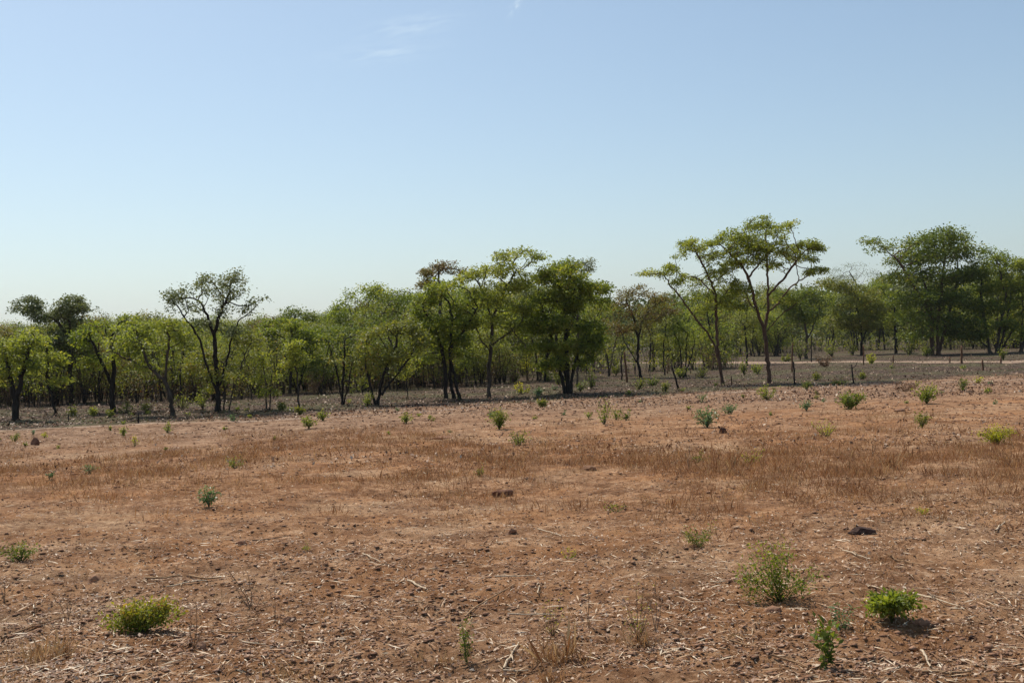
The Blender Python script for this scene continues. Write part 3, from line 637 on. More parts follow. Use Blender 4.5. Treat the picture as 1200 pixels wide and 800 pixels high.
def undergrowth(name, N, leaf, bark, label, y0, y1, hlo, hhi, lp, ls, seed, keepf):
    y = y0 + (y1 - y0) * rng.random(N) ** 1.5; x = rng.uniform(-.5, .5, N) * y
    px, py = project(np.stack([x, y, x * 0], -1))
    k = (py < np.interp(px, *FRONT) + 1) & ~((px > 720) & (py > 417) & (py < 430))
    d = np.clip(vnoise(x / 7, y / 7, seed) * 2.2 - .6, .04, 1) * keepf(px, py)
    k &= rng.random(N) < d; x = x[k]; y = y[k]; N = len(x)
    h = rng.uniform(hlo, hhi, N) * (.6 + .8 * vnoise(x / 5, y / 5, seed + 1)); z = gz(x, y)
    M = N * lp; u = rng.normal(size=(M, 3)); hh = np.repeat(h, lp)
    t = rng.random(M) ** .7
    pos = np.stack([np.repeat(x, lp) + u[:, 0] * hh * .22, np.repeat(y, lp) + u[:, 1] * hh * .22, np.repeat(z, lp) + hh * (.15 + .85 * t)], -1)
    me = leaf_mesh(name, pos, rng.normal(size=(M, 3)), ls * (.6 + .8 * rng.random(M)), L[leaf], np.clip(np.repeat(rng.random(N), lp) * .6 + .4 * rng.random(M), 0, 1))
    tag(link(name, me), label, 'undergrowth', kind='stuff')
    T = Tubes()
    for i in range(0, N):
        for _ in range(2):
            a = rng.normal(size=2) * h[i] * .22; T.add([(x[i], y[i], z[i] - .05), (x[i] + a[0] * .4, y[i] + a[1] * .4, z[i] + h[i] * .5), (x[i] + a[0], y[i] + a[1], z[i] + h[i] * 1.02)], np.array([.016, .012, .006]), 3)
    tag(link(name + '_stems', T.mesh(name + '_stems', BARK[bark])), label.replace('leaves', 'stems'), 'undergrowth', kind='stuff')
clr = lambda px, py: np.where((px > 560) & (px < 840), .16, 1.0)
undergrowth('green_undergrowth', 5200, 'olive', 'burnt', 'low green regrowth leaves filling the gaps between trunks', 44, 170, .5, 2.3, 28, .13, 91, clr)
undergrowth('brown_undergrowth', 7500, 'scrub', 'burnt', 'low dry brown scrub leaves between the burnt trunks', 44, 130, .5, 1.8, 16, .09, 95, lambda px, py: clr(px, py) * np.where(px > 620, .35, 1))
undergrowth('far_green_undergrowth', 7000, 'olive', 'burnt', 'dark green low growth leaves beyond the sandy track', 88, 175, 1.2, 3.6, 26, .20, 131, lambda px, py: np.where((px > 830) | (px < 560), 1.0, .25))
# far wood that reads as one mass
def far_wood():
    N = 1200
    Y = rng.uniform(165, 400, N); x = rng.uniform(-.62, .62, N) * Y
    keep = rng.random(N) < 2
    V = []; ts = []; T = Tubes()
    pos = []; ax = []; sz = []; tn = []
    for i in range(N):
        px = 600 + F * x[i] / Y[i]
        hh = float(np.clip(2.5 + (hor(px) - np.interp(px, *SKY) - 3 - abs(rng.normal()) * 8) * Y[i] / F, 5, 17))
        m = 120
        u = unit(rng.normal(size=(m, 3))) * rng.random((m, 1)) ** .35
        c = np.array([x[i], Y[i], hh * .52]); rr = hh * .45
        pos.append(c + u * np.array([rr, rr, hh * .48])); ax.append(rng.normal(size=(m, 3))); sz.append(np.full(m, .75) * (.5 + rng.random(m)))
        tn.append(np.clip(rng.random() * .6 + .4 * rng.random(m), 0, 1))
        (i % 3 == 0) and T.add([(x[i], Y[i], -.1), (x[i] + rng.normal() * .6, Y[i], hh * .5)], np.array([.16, .09]), 4)
    me = leaf_mesh('far_wood_leaves', np.concatenate(pos), np.concatenate(ax), np.concatenate(sz), L['ash'], np.concatenate(tn), wid=.8, flat=.3)
    o = link('distant_woodland', me); tag(o, 'far wood merging into one green mass behind the trees', 'woodland', kind='stuff')
    o2 = link('distant_trunks', T.mesh('distant_trunks', BARK['dark'])); tag(o2, 'dark trunks of the far wood seen between the nearer trees', 'trunks', kind='stuff')
far_wood()

# ------------------------------------------------------------------ ground, track, path, hills
def sheet(name, us, ys, zf, mat, kind='structure', smooth=True):
    U, Yg = np.meshgrid(us, ys); Wd = np.where(Yg > 3, Yg, 3 + (3 - Yg)); X = U * Wd
    Z = zf(X, Yg); V = np.stack([X, Yg, Z], -1).reshape(-1, 3)
    nu = len(us); i = np.arange(len(ys) - 1)[:, None] * nu; j = np.arange(nu - 1)[None]
    Q = np.stack([i + j, i + j + 1, i + nu + j + 1, i + nu + j], -1).reshape(-1)
    o = link(name, mesh_np(name, V, Q, 4, mat, None, smooth)); o['kind'] = kind; return o
us = np.r_[-5, -3, -2, -1.4, -1.0, -.85, np.linspace(-.75, .75, 600), .85, 1.0, 1.4, 2, 3, 5]
ys = np.r_[-3000, -600, -120, -30, -8, 0, 2, 4, 6, np.geomspace(7, 60, 370), np.geomspace(61.5, 200, 60), 260, 400, 800, 1600, 3200, 7000, 8000]
sheet('ground', us, ys, gz, DIRT)
def strip(name, pts, width, mat, lift=.012, seg=.35):
    q = np.array([ground(*p) for p in pts]); d = np.r_[0, np.cumsum(np.linalg.norm(np.diff(q[:, :2], axis=0), axis=1))]
    s = np.arange(0, d[-1], seg); X = np.interp(s, d, q[:, 0]); Yy = np.interp(s, d, q[:, 1])
    for _ in range(30): X[1:-1] = (X[:-2] + X[2:]) / 2; Yy[1:-1] = (Yy[:-2] + Yy[2:]) / 2
    tx = np.gradient(X); ty = np.gradient(Yy); l = np.hypot(tx, ty); nx = -ty / l; ny = tx / l
    K = 7; rows = []
    w = width * (.75 + .5 * vnoise(s / 2.5, s * 0, 21)); w2 = width * (.75 + .5 * vnoise(s / 1.7, s * 0 + 5, 22))
    for k in range(K):
        f = k / (K - 1) - .5; ww = np.where(f < 0, w, w2) * f
        xx = X + nx * ww; yy = Yy + ny * ww
        rows.append(np.stack([xx, yy, gz(xx, yy) + lift - (.03 if k in (0, K - 1) else 0)], -1))
    V = np.stack(rows, 1).reshape(-1, 3); i = np.arange(len(s) - 1)[:, None] * K; j = np.arange(K - 1)[None]
    Q = np.stack([i + j, i + j + 1, i + K + j + 1, i + K + j], -1).reshape(-1)
    o = link(name, mesh_np(name, V, Q, 4, mat, None, True)); o['kind'] = 'structure'; return o
strip('sandy_track', [(735, 425.2), (790, 425), (850, 425), (950, 424.5), (1050, 424), (1150, 424), (1215, 424)], 5.0, SAND, .02)
strip('footpath', [(-40, 507), (0, 505), (100, 500), (207, 495), (330, 491), (445, 486), (550, 477), (640, 470), (760, 466), (870, 459), (1000, 452), (1100, 448), (1215, 444)], .55, SAND, .012)
def hills():
    n = 90; xs = np.linspace(-6000, 6000, n); Y0 = 5600
    hgt = 40 + 70 * vnoise(xs / 1500, xs * 0, 31) + 25 * vnoise(xs / 400, xs * 0, 32) + 115 * np.exp(-((xs - 1790) / 330) ** 2)
    V = []; 
    prof = [(-700, 0), (-420, .3), (-200, .75), (0, 1), (220, .7), (600, 0)]
    for k, (dy, f) in enumerate(prof):
        for i in range(n): V.append((xs[i], Y0 + dy, hgt[i] * f + (6 * math.sin(i * 1.7 + k) if 0 < f else -3)))
    K = len(prof); Q = [[k * n + i, k * n + i + 1, (k + 1) * n + i + 1, (k + 1) * n + i] for k in range(K - 1) for i in range(n - 1)]
    m = simple_soil('hill_scrub', [(.3, (.05, .07, .035)), (.6, (.09, .10, .05)), (.8, (.14, .12, .07))], .02)
    o = link('hills', mesh_np('hills', np.array(V), np.array(Q).ravel(), 4, m, None, True)); o['kind'] = 'structure'
hills()

# ------------------------------------------------------------------ ground litter (uncountable)
def screen_pts(N, y0, y1, pw=1.0, half=.68):
    """points on the ground, thinning with distance"""
    u = rng.random(N); iy = (1 / y0 ** pw) * (1 - u) + (1 / y1 ** pw) * u; y = iy ** (-1 / pw); x = rng.uniform(-half, half, N) * y
    return x, y
def flakes(name, N, y0, y1, lmin, lmax, wid, mat, label, cat, pw=1.0, curl=.3, mask=None, upright=.15, tintpow=1.0, fold=1.0):
    x, y = screen_pts(N, y0, y1, pw)
    if mask is not None:
        k = rng.random(N) < mask(x, y); x = x[k]; y = y[k]; N = len(x)
    a = rng.uniform(0, 6.28, N); ax = np.stack([np.cos(a), np.sin(a), rng.normal(size=N) * upright], -1)
    s = lmin + (lmax - lmin) * rng.random(N) ** 2.2
    p = np.stack([x, y, gz(x, y) + .006 + s * abs(ax[:, 2]) * .3], -1)
    me = leaf_mesh(name, p, ax, s, mat, rng.random(N) ** tintpow, wid=wid, flat=1.2, fold=fold)
    o = link(name, me); tag(o, label, cat, kind='stuff'); return o
def patch(x, y): return np.clip((vnoise(x / 3.1, y / 2.4, 41) * .6 + vnoise(x / .9, y / .6, 42) * .6 - .25), .08, 1)
flakes('leaf_litter', 180000, 6.5, 62, .018, .055, .6, DEADLEAF, 'dead leaves scattered over the bare field soil', 'leaf litter', mask=patch, upright=.35)
flakes('wood_floor_litter', 54000, 42, 130, .05, .16, .6, DEADLEAF, 'fallen leaves on the burnt ground under the trees', 'leaf litter', upright=.9, tintpow=1.9)
flakes('curled_litter', 34000, 24, 60, .04, .12, .6, DEADLEAF, 'curled dead leaves standing up from the far part of the field', 'leaf litter', upright=.9, mask=patch)
flakes('straw_litter', 84000, 6.5, 45, .04, .22, .07, STRAW, 'bits of broken pale straw strewn over the field', 'straw', mask=patch, upright=.06, fold=.12)
flakes('fine_straw', 100000, 6.5, 30, .02, .09, .09, STRAW, 'short fine straw crumbs on the near soil', 'straw', mask=patch, upright=.2, fold=.15)
def clods():
    N = 38000; x, y = screen_pts(N, 6.5, 60, 1.0)
    m = vnoise(x / 1.6, y / 1.1, 51); k = rng.random(N) < np.clip(m * 1.6 - .35, .05, 1); x = x[k]; y = y[k]; N = len(x)
    s = .006 + .024 * rng.random(N) ** 5 + .0005 * y + .0010 * np.clip(y - 18, 0, 30)
    o8 = np.array([[1, 0, 0], [0, 1, 0], [-1, 0, 0], [0, -1, 0], [0, 0, 1], [0, 0, -.6]], float)
    V = o8[None] * (1 + rng.normal(size=(N, 6, 1)) * .25) * s[:, None, None] * np.array([1.4, 1, .5])
    a = rng.uniform(0, 6.28, N); ca, sa = np.cos(a)[:, None], np.sin(a)[:, None]
    X = V[..., 0] * ca - V[..., 1] * sa; Y_ = V[..., 0] * sa + V[..., 1] * ca
    V = np.stack([X + x[:, None], Y_ + y[:, None], V[..., 2] + gz(x, y)[:, None] + s[:, None] * .3], -1)
    f = np.array([[0, 1, 4], [1, 2, 4], [2, 3, 4], [3, 0, 4], [1, 0, 5], [2, 1, 5], [3, 2, 5], [0, 3, 5]])
    Fc = (f[None] + (np.arange(N) * 6)[:, None, None]).reshape(-1)
    o = link('soil_clods', mesh_np('soil_clods', V.reshape(-1, 3), Fc, 3, CLOD)); tag(o, 'small clods of reddish soil all over the tilled field', 'clods', kind='stuff')
clods()
def blades(name, cx, cy, per, hgt, spread, mat, wid=.004, lean=.35, tint=None):
    N = len(cx) * per; x = np.repeat(cx, per) + rng.normal(size=N) * spread; y = np.repeat(cy, per) + rng.normal(size=N) * spread
    h = np.repeat(hgt, per) * rng.uniform(.4, 1.1, N)
    a = rng.uniform(0, 6.28, N); w = wid * (.6 + .8 * rng.random(N)) 
    b = np.stack([x, y, gz(x, y) - .01], -1); d = np.stack([np.cos(a), np.sin(a), a * 0], -1)
    out = rng.normal(size=(N, 3)) * lean; out[:, 2] = 1; tip = b + unit(out) * h[:, None]
    mid = b + (tip - b) * .5 + np.stack([rng.normal(size=N), rng.normal(size=N), a * 0], -1) * .03 * h[:, None]
    V = np.stack([b - d * w[:, None], b + d * w[:, None], mid + d * w[:, None] * .7, tip], 1).reshape(-1, 3)
    tn = np.repeat(rng.random(len(cx)), per) * .6 + .4 * rng.random(N) if tint is None else tint(N)
    return mesh_np(name, V, np.arange(N * 4), 4, mat, tn)
def grass_field():
    # the brown grass band across the middle distance, then thin grass everywhere
    N = 18500; y = rng.uniform(13, 36, N); x = rng.uniform(-.64, .64, N) * y
    hpx = 425 - (600 + F * x / y) / 30.; py = hpx + 2.5 * F / y
    band = np.exp(-((py - 545 - 12 * np.sin(x / 3)) / 34) ** 2)
    m = np.clip(vnoise(x / 2.0, y / 2.6, 61) * 1.25 + vnoise(x / .6, y / .9, 62) * .85 - .70, 0, 1) * band * (1 + .5 * (x > 2))
    k = rng.random(N) < m * 1.25; cx, cy = x[k], y[k]
    me = blades('dry_grass', cx, cy, 30, .08 + .19 * rng.random(len(cx)) ** 1.5, .19, GRASS, .0022, .6)
    tag(link('dry_grass_band', me), 'wispy reddish brown dry grass in a band across the field', 'grass', kind='stuff')
    x, y = screen_pts(2200, 6.5, 45, 1.0); k = rng.random(2200) < np.clip(vnoise(x / 1.8, y / 1.8, 63) * 1.8 - .75, 0, 1)
    me = blades('thin_grass', x[k], y[k], 14, .05 + .10 * rng.random(k.sum()), .07, GRASS, .0028, .6)
    tag(link('thin_dry_grass', me), 'thin scattered dry grass standing in the bare soil', 'grass', kind='stuff')
    N = 5200; y = rng.uniform(42, 95, N); x = rng.uniform(-.5, .5, N) * y
    pxv, pyv = project(np.stack([x, y, x * 0], -1)); pe = np.interp(pxv, [0, 207, 445, 640, 870, 1215], [505, 495, 486, 470, 459, 444])
    k = (pyv < pe - 2) & (pyv > pe - 34) & (rng.random(N) < np.clip(vnoise(x / 4, y / 4, 64) * 2 - .6, 0, 1))
    me = blades('green_grass', x[k], y[k], 12, .10 + .12 * rng.random(k.sum()), .22, FGREEN, .006, .6)
    tag(link('sparse_green_grass', me), 'sparse greenish grass on the grey strip before the wood', 'grass', kind='stuff')
grass_field()

# ------------------------------------------------------------------ individual field plants
def plant(kind, label, px, py, w, h, leaf='bright', style='clump', n=14, lpd=10, ls=.035, stem='green', cat='plant', group=None, flat=.3, lumps=None):
    g = ground(px, py); sc = g[1] / F; Wm = w * sc * 1.1; Hm = h * sc * 1.08
    ls = max(ls, 2.0 * sc) ; T = Tubes(); pos = []; ax = []; tn = []
    for k in range(n):
        a = rng.uniform(0, 6.28); rad = math.sqrt(rng.random())
        if style == 'clump':
            e = np.array([math.cos(a) * rad * Wm / 2, math.sin(a) * rad * Wm / 2.4, Hm * (.35 + .62 * math.sqrt(max(0, 1 - rad * rad * .8))) * rng.uniform(.75, 1.08)])
            m = e * np.array([.35, .35, .6]); t0 = .3
        elif style == 'droop':
            e = np.array([math.cos(a) * Wm * .5 * (.5 + .5 * rad), math.sin(a) * Wm * .42 * (.5 + .5 * rad), Hm * rng.uniform(.2, .55)])
            m = np.array([e[0] * .55, e[1] * .55, Hm * rng.uniform(.8, 1.05)]); t0 = .25
        elif style == 'lumps':
            lx, lz, lr = lumps[k % len(lumps)]
            e = np.array([lx * Wm / 2, 0, lz * Hm]) + rng.normal(size=3) * np.array([lr * Wm, lr * Wm, lr * Hm]) * .8; e[2] = max(e[2], .02)
            m = e * np.array([.6, .6, .35]) + rng.normal(size=3) * .03; t0 = .55
        elif style == 'upright':
            e = np.array([math.cos(a) * rad * Wm / 2, math.sin(a) * rad * Wm / 2, Hm * rng.uniform(.6, 1.0)]); m = e * np.array([.4, .4, .5]); t0 = .12
        else:   # sparse, open herb
            e = np.array([math.cos(a) * rad * Wm / 2, math.sin(a) * rad * Wm / 2, Hm * rng.uniform(.35, 1.0)]); m = e * np.array([.6, .6, .4]) + rng.normal(size=3) * .02; t0 = .3
        t = np.linspace(0, 1, 7)[:, None]; q = t * (1 - t) * 2 * m * 1.0 + t * t * e
        q[0, 2] -= .02; sr = max(.0016, Hm * .005, .25 * sc)
        T.add(q, np.linspace(sr * 1.3, sr * .5, 7), 3)
        tt = rng.uniform(t0, 1.02, lpd)[:, None]; p = tt * (1 - tt) * 2 * m + tt * tt * e
        o = rng.normal(size=(lpd, 3)) * min(Wm, Hm) * (.07 if style != 'sparse' else .05)
        pos.append(p + o); d = unit(o) + rng.normal(size=(lpd, 3)) * .4
        if style == 'droop': d[:, 2] -= .6; d += unit(e)[None] * .8
        if style == 'upright': d[:, 2] += .5
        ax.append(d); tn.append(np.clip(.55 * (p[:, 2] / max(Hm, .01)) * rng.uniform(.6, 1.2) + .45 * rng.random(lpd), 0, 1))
    pos = np.concatenate(pos); pos[:, 2] = np.maximum(pos[:, 2], .01); N = len(pos)
    e = empty(kind, g, label, cat, group)
    link('stem', T.mesh('stem', BARK[stem]), e)
    link('foliage', leaf_mesh('foliage', pos, np.concatenate(ax), ls * (.6 + .8 * rng.random(N)), L[leaf], np.concatenate(tn), wid=.5, flat=flat), e)
    return e
Pn = plant
Pn('leafy_bush', 'rounded yellow green bush with orange leaf tips alone at the lower left', 162, 742, 78, 40, 'tip', 'lumps', 66, 36, .036, lumps=[(-.6, .45, .12), (-.3, .7, .12), (.05, .6, .13), (.35, .75, .12), (.65, .55, .12), (0, .3, .14), (.8, .85, .06)])
Pn('open_herb', 'loose grey green herb with many fine stems above the drooping bush', 915, 705, 92, 72, 'bright', 'lumps', 36, 40, .032, lumps=[(-.55, .55, .13), (-.15, .45, .13), (.1, .3, .12), (.15, .85, .08), (.7, .35, .11), (-.75, .35, .09), (-.3, .8, .09)])
Pn('drooping_bush', 'small dome shaped bush of drooping bright green leaves at the lower right', 1045, 728, 56, 40, 'bright', 'droop', 46, 34, .045)
Pn('broadleaf_sapling', 'upright little plant with broad glossy leaves nearest the bottom right', 968, 784, 34, 60, 'dark', 'upright', 9, 16, .058)
Pn('open_herb', 'small bluish herb between the broad leaved plant and the drooping bush', 990, 737, 34, 32, 'blue', 'sparse', 9, 14, .03)
Pn('upright_herb', 'narrow dark green upright herb at the bottom centre', 546, 778, 26, 54, 'dark', 'upright', 8, 34, .022)
Pn('open_herb', 'dull olive tuft in the open field right of centre', 820, 641, 38, 28, 'olive', 'sparse', 18, 16, .032)
Pn('low_plant', 'low dark green mat plant near the left edge of the field', 25, 659, 42, 22, 'dark', 'clump', 24, 16, .035)
Pn('leafy_plant', 'pale leaved small plant with its shadow beneath, left of the flat red stone', 245, 594, 24, 22, 'blue', 'clump', 14, 16, .05)
Pn('open_herb', 'thin yellowish green herb in the left middle of the field', 275, 549, 28, 16, 'olive', 'sparse', 14, 12, .04)
Pn('low_plant', 'low grey green plant above the left end of the brown grass', 105, 555, 20, 11, 'blue', 'clump', 10, 10, .045)
Pn('low_plant', 'tiny grey green plant at the left end of the brown grass', 58, 561, 11, 8, 'blue', 'clump', 7, 8, .045)
Pn('low_plant', 'small green tuft right of the dark brown stump', 144, 512, 11, 11, 'bright', 'clump', 12, 10, .06)
Pn('low_plant', 'small loose green plant just below the path left of the leaning tree', 196, 507, 20, 13, 'bright', 'sparse', 12, 10, .06)
Pn('low_plant', 'small round green plant left of the dark brown stump', 18, 517, 14, 9, 'dark', 'clump', 10, 10, .06)
Pn('low_plant', 'little yellow tuft right above the dark brown stump', 52, 513, 8, 7, 'lemon', 'clump', 7, 8, .055)
Pn('low_plant', 'yellowish sprig growing beside the small green tuft below the path', 158, 522, 10, 12, 'lemon', 'sparse', 8, 8, .05)
Pn('low_plant', 'bright green bush pair, lower one, below the thin open tree', 362, 502, 19, 14, 'bright', 'clump', 20, 12, .07)
Pn('low_plant', 'bright green bush pair, upper one, below the thin open tree', 378, 493, 16, 12, 'bright', 'clump', 18, 12, .07)
Pn('low_plant', 'small pale green plant on the path edge under the tall sparse tree', 274, 494, 14, 9, 'blue', 'sparse', 9, 9, .07)
Pn('low_plant', 'compact round green bush alone below the shrubby tree', 476, 496, 14, 11, 'bright', 'clump', 18, 12, .06)
Pn('leafy_bush', 'upright fresh green bush below the tree with layered top', 585, 503, 26, 22, 'bright', 'clump', 34, 16, .06)
Pn('leafy_bush', 'small bluish bush touching the top of the fresh green bush', 578, 488, 12, 10, 'blue', 'sparse', 10, 8, .06)
Pn('open_herb', 'dark brownish green bush below right of the fresh green bush', 608, 522, 28, 18, 'olive', 'sparse', 20, 14, .05, 'dark')
Pn('leafy_plant', 'tall thin green plant at the left of the row right of centre', 708, 497, 18, 28, 'bright', 'sparse', 12, 16, .06)
Pn('leafy_plant', 'middle green plant of the row right of centre', 722, 492, 16, 15, 'bright', 'sparse', 10, 12, .06)
Pn('leafy_plant', 'dark green plant at the right of the row right of centre', 734, 492, 14, 15, 'dark', 'sparse', 10, 12, .06)
Pn('low_plant', 'low green tuft at the left end of the row right of centre', 690, 490, 12, 8, 'bright', 'clump', 8, 8, .06)
Pn('leafy_bush', 'silvery blue green bush, largest of its clump, below the clump of dark stems', 829, 501, 34, 22, 'blue', 'clump', 34, 14, .065)
Pn('leafy_bush', 'smaller silvery bush just right of the largest silvery bush', 855, 486, 24, 13, 'blue', 'clump', 18, 12, .065)
Pn('leafy_bush', 'small sprig with yellow tips above the largest silvery bush', 822, 472, 12, 11, 'blue', 'sparse', 8, 8, .07)
Pn('leafy_bush', 'spreading pale green bush in front of the tallest tree', 899, 468, 28, 16, 'yellow', 'sparse', 22, 14, .07)
Pn('low_plant', 'grey green tuft with a shadow below right of the tallest tree', 945, 481, 15, 11, 'blue', 'clump', 14, 10, .07)
Pn('low_plant', 'round green plant right of the foot of the tallest tree', 946, 458, 16, 12, 'dark', 'clump', 14, 10, .08)
Pn('leafy_bush', 'wide dark green bush with shining leaves right of the tallest tree', 997, 480, 38, 20, 'dark', 'clump', 46, 16, .08)
Pn('leafy_bush', 'full green bush below the open grey strip on the right', 1086, 473, 28, 20, 'bright', 'clump', 34, 14, .08)
Pn('leafy_bush', 'green and brown bush directly below the full green bush on the right', 1081, 501, 17, 17, 'olive', 'clump', 20, 12, .055)
Pn('open_herb', 'thin yellow green herb left of the green and brown bush', 968, 511, 34, 20, 'lemon', 'sparse', 18, 10, .04)
Pn('lemon_bush', 'vivid lemon yellow rounded bush near the right edge', 1168, 521, 46, 22, 'lemon', 'clump', 50, 20, .04)
Pn('leafy_bush', 'dark green small bush above left of the lemon yellow bush', 1128, 458, 16, 14, 'dark', 'clump', 16, 10, .08)
Pn('low_plant', 'yellowish low plant beside the dark green small bush on the right', 1146, 449, 14, 8, 'lemon', 'clump', 10, 8, .08)
Pn('low_plant', 'faint green low plant at right above the lemon yellow bush', 1158, 461, 13, 7, 'bright', 'clump', 8, 8, .08)
Pn('open_herb', 'pale yellow green sparse herb within the brown grass right of centre', 880, 544, 34, 18, 'lemon', 'sparse', 15, 8, .035)
Pn('open_herb', 'dull green herb within the brown grass left of the pale yellow herb', 818, 541, 26, 14, 'olive', 'sparse', 12, 8, .035)
Pn('open_herb', 'faint green sprouts beyond the flat red stone', 722, 600, 34, 13, 'bright', 'sparse', 10, 6, .03)
Pn('open_herb', 'small yellow sprout in the middle of the near field', 667, 655, 20, 12, 'lemon', 'sparse', 8, 8, .025)
Pn('low_plant', 'flat mustard yellow plant in the right middle of the field', 1082, 603, 17, 8, 'lemon', 'clump', 12, 10, .025)
Pn('open_herb', 'green tinged herb within the brown grass near centre', 562, 558, 22, 14, 'olive', 'sparse', 12, 8, .035)
Pn('low_plant', 'small orange yellow sprig in the left near field', 358, 646, 14, 10, 'tip', 'sparse', 7, 8, .025)
Pn('open_herb', 'wiry tuft with yellow green tops at the bottom centre right', 748, 750, 52, 62, 'lemon', 'sparse', 20, 5, .018, 'twig')
Pn('open_herb', 'wiry yellow topped tuft right of the narrow upright herb', 648, 745, 44, 48, 'lemon', 'sparse', 18, 4, .018, 'twig')
Pn('dry_shrub', 'brownish dry shrub on the grey strip right of the round green plant', 1062, 459, 30, 13, 'scrub', 'sparse', 18, 10, .07, 'twig', 'shrub')
Pn('dry_shrub', 'brown dry shrub standing on the sandy track edge right of the tallest tree', 967, 430, 20, 16, 'scrub', 'sparse', 20, 12, .09, 'twig', 'shrub')
# along the edge of the wood
edge = [(110, 488, 14, 10, 'yellow', 'below the thick charred trunk'), (85, 487, 12, 12, 'bright', 'between the slim bent stem and the thick charred trunk'), (129, 489, 14, 9, 'yellow', 'at the foot of the thick charred trunk'), (147, 484, 20, 14, 'olive', 'right of the thick charred trunk'), (171, 484, 20, 14, 'olive', 'left of the leaning tree foot'),
 (213, 480, 22, 22, 'yellow', 'right of the leaning tree foot'), (238, 480, 18, 20, 'yellow', 'left of the tall sparse tree foot'), (330, 481, 12, 10, 'yellow', 'left of the slim round headed tree'), (352, 486, 12, 10, 'bright', 'in front of the slim round headed tree'),
 (431, 477, 13, 16, 'yellow', 'at the foot of the shrubby tree'), (425, 462, 16, 22, 'yellow', 'left of the shrubby tree foot'), (603, 448, 12, 10, 'olive', 'between the layered tree and the yellow sapling'), (618, 442, 13, 30, 'lemon', 'tall and narrow, left of the big dense tree'), (612, 462, 20, 14, 'lemon', 'yellow one nearest the big dense tree on its left'),
 (632, 463, 12, 8, 'blue', 'greyish one left of the big dense tree foot'), (643, 447, 16, 12, 'bright', 'behind left of the big dense tree foot'), (636, 477, 12, 9, 'yellow', 'on the path before the big dense tree'), (655, 452, 12, 18, 'bright', 'touching the big dense tree foot'), (680, 459, 18, 12, 'dark', 'right of the big dense tree foot'), (693, 456, 10, 24, 'dark', 'dark upright one right of the big dense tree'),
 (749, 457, 17, 14, 'yellow', 'round one before the reddish tree'), (765, 452, 18, 10, 'dark', 'dark low one before the reddish tree'), (780, 459, 14, 11, 'bright', 'beside the leaning dead pole'), (722, 440, 10, 18, 'olive', 'thin one left of the reddish tree'), (797, 444, 14, 14, 'yellow', 'at the foot of the clump of dark stems'), (823, 443, 18, 14, 'yellow', 'left of the slanting tree foot'),
 (872, 440, 12, 14, 'yellow', 'between the slanting tree and the tallest tree'), (888, 438, 14, 12, 'yellow', 'left of the tallest tree foot'), (938, 422, 20, 22, 'bright', 'full one beyond the track right of the tallest tree'), (1022, 426, 13, 12, 'lemon', 'yellow one on the track edge'), (1086, 418, 18, 12, 'bright', 'at the foot of the big dark tree'), (1066, 416, 14, 16, 'bright', 'left of the big dark tree foot'), (1176, 422, 12, 14, 'yellow', 'before the feathery tree'),
 (975, 418, 18, 20, 'yellow', 'left of the straight trunked tree far side of the track'), (1000, 416, 22, 18, 'bright', 'wide one beyond the track'), (922, 424, 12, 9, 'bright', 'low one beyond the track'), (957, 446, 16, 8, 'olive', 'faint one on the grey strip'), (985, 452, 20, 8, 'olive', 'faint wide one on the grey strip'), (1010, 445, 10, 8, 'yellow', 'faint one further right on the grey strip')]
for ei, (px, py, w, h, lf, where) in enumerate(edge):
    if lf in ('yellow', 'bright') and ei % 3: lf = 'olive'
    nm = {'yellow': 'yellow green', 'bright': 'bright green', 'olive': 'olive', 'lemon': 'yellow', 'blue': 'grey green', 'dark': 'dark green'}[lf]
    Pn('edge_shrub', f'small {nm} shrub {where}', px, py, w, h, lf, 'sparse' if ei % 2 else 'clump', 16, 14, .085, 'dark', 'shrub')
WZ = [(130, 'at the far left'), (250, 'between the leaning tree and the tall grey tree'), (390, 'right of the tall grey tree'), (520, 'below the yellowish shrubby tree'), (640, 'below the layered tree'), (760, 'below the big dense green tree'), (870, 'below the slanting tree'), (1000, 'below the tallest tree'), (1100, 'left of the full green bush'), (9999, 'at the far right')]
for i in range(46):
    px = rng.uniform(-10, 1210); py0 = np.interp(px, [0, 207, 445, 640, 870, 1215], [505, 495, 486, 470, 459, 444]); py = py0 + rng.uniform(-22, 32)
    Pn('tiny_plant', 'tiny ' + ['olive', 'yellowish', 'green', 'grey green'][i % 4] + ' weed by the path ' + next(w for a, w in WZ if px < a), px, py, rng.uniform(4, 8), rng.uniform(3, 5), ['olive', 'yellow', 'bright', 'blue'][i % 4], 'sparse', 6, 6, .05, 'green', 'plant', 'tiny ' + ['olive', 'yellowish', 'green', 'grey green'][i % 4] + ' weeds ' + next(w for a, w in WZ if px < a))

# dry grass tufts one can tell apart
def tuft(label, px, py, w, h, n, tintlo=.3):
    n = int(n * .6); h *= .85
    g = ground(px, py); sc = g[1] / F; me_n = n
    a = rng.uniform(0, 6.28, n); rad = rng.random(n) * w * sc * .5
    x = g[0] + np.cos(a) * rad; y = g[1] + np.sin(a) * rad * .7
    me = blades('grass_tuft', x, y, 7, np.full(n, h * sc) * rng.uniform(.45, 1.0, n), .03, GRASS, .0013, .5, tint=lambda N: tintlo + (1 - tintlo) * rng.random(N))
    V = np.empty(len(me.vertices) * 3, np.float32); me.vertices.foreach_get('co', V); V = V.reshape(-1, 3) - g.astype(np.float32); me.vertices.foreach_set('co', V.ravel()); me.update()
    o = link('grass_tuft', me, None, g); tag(o, label, 'grass tuft'); return o
tuft('wide pale dry grass patch at the lower left corner', 50, 772, 90, 40, 60, .55)
tuft('pale dry grass tuft standing beside the lower left grass patch', 72, 764, 22, 50, 18, .5)
tuft('tall reddish dry grass tuft at the bottom centre', 660, 775, 70, 60, 55, .1)
tuft('short pale dry grass left of the narrow upright herb', 515, 775, 60, 30, 34, .6)
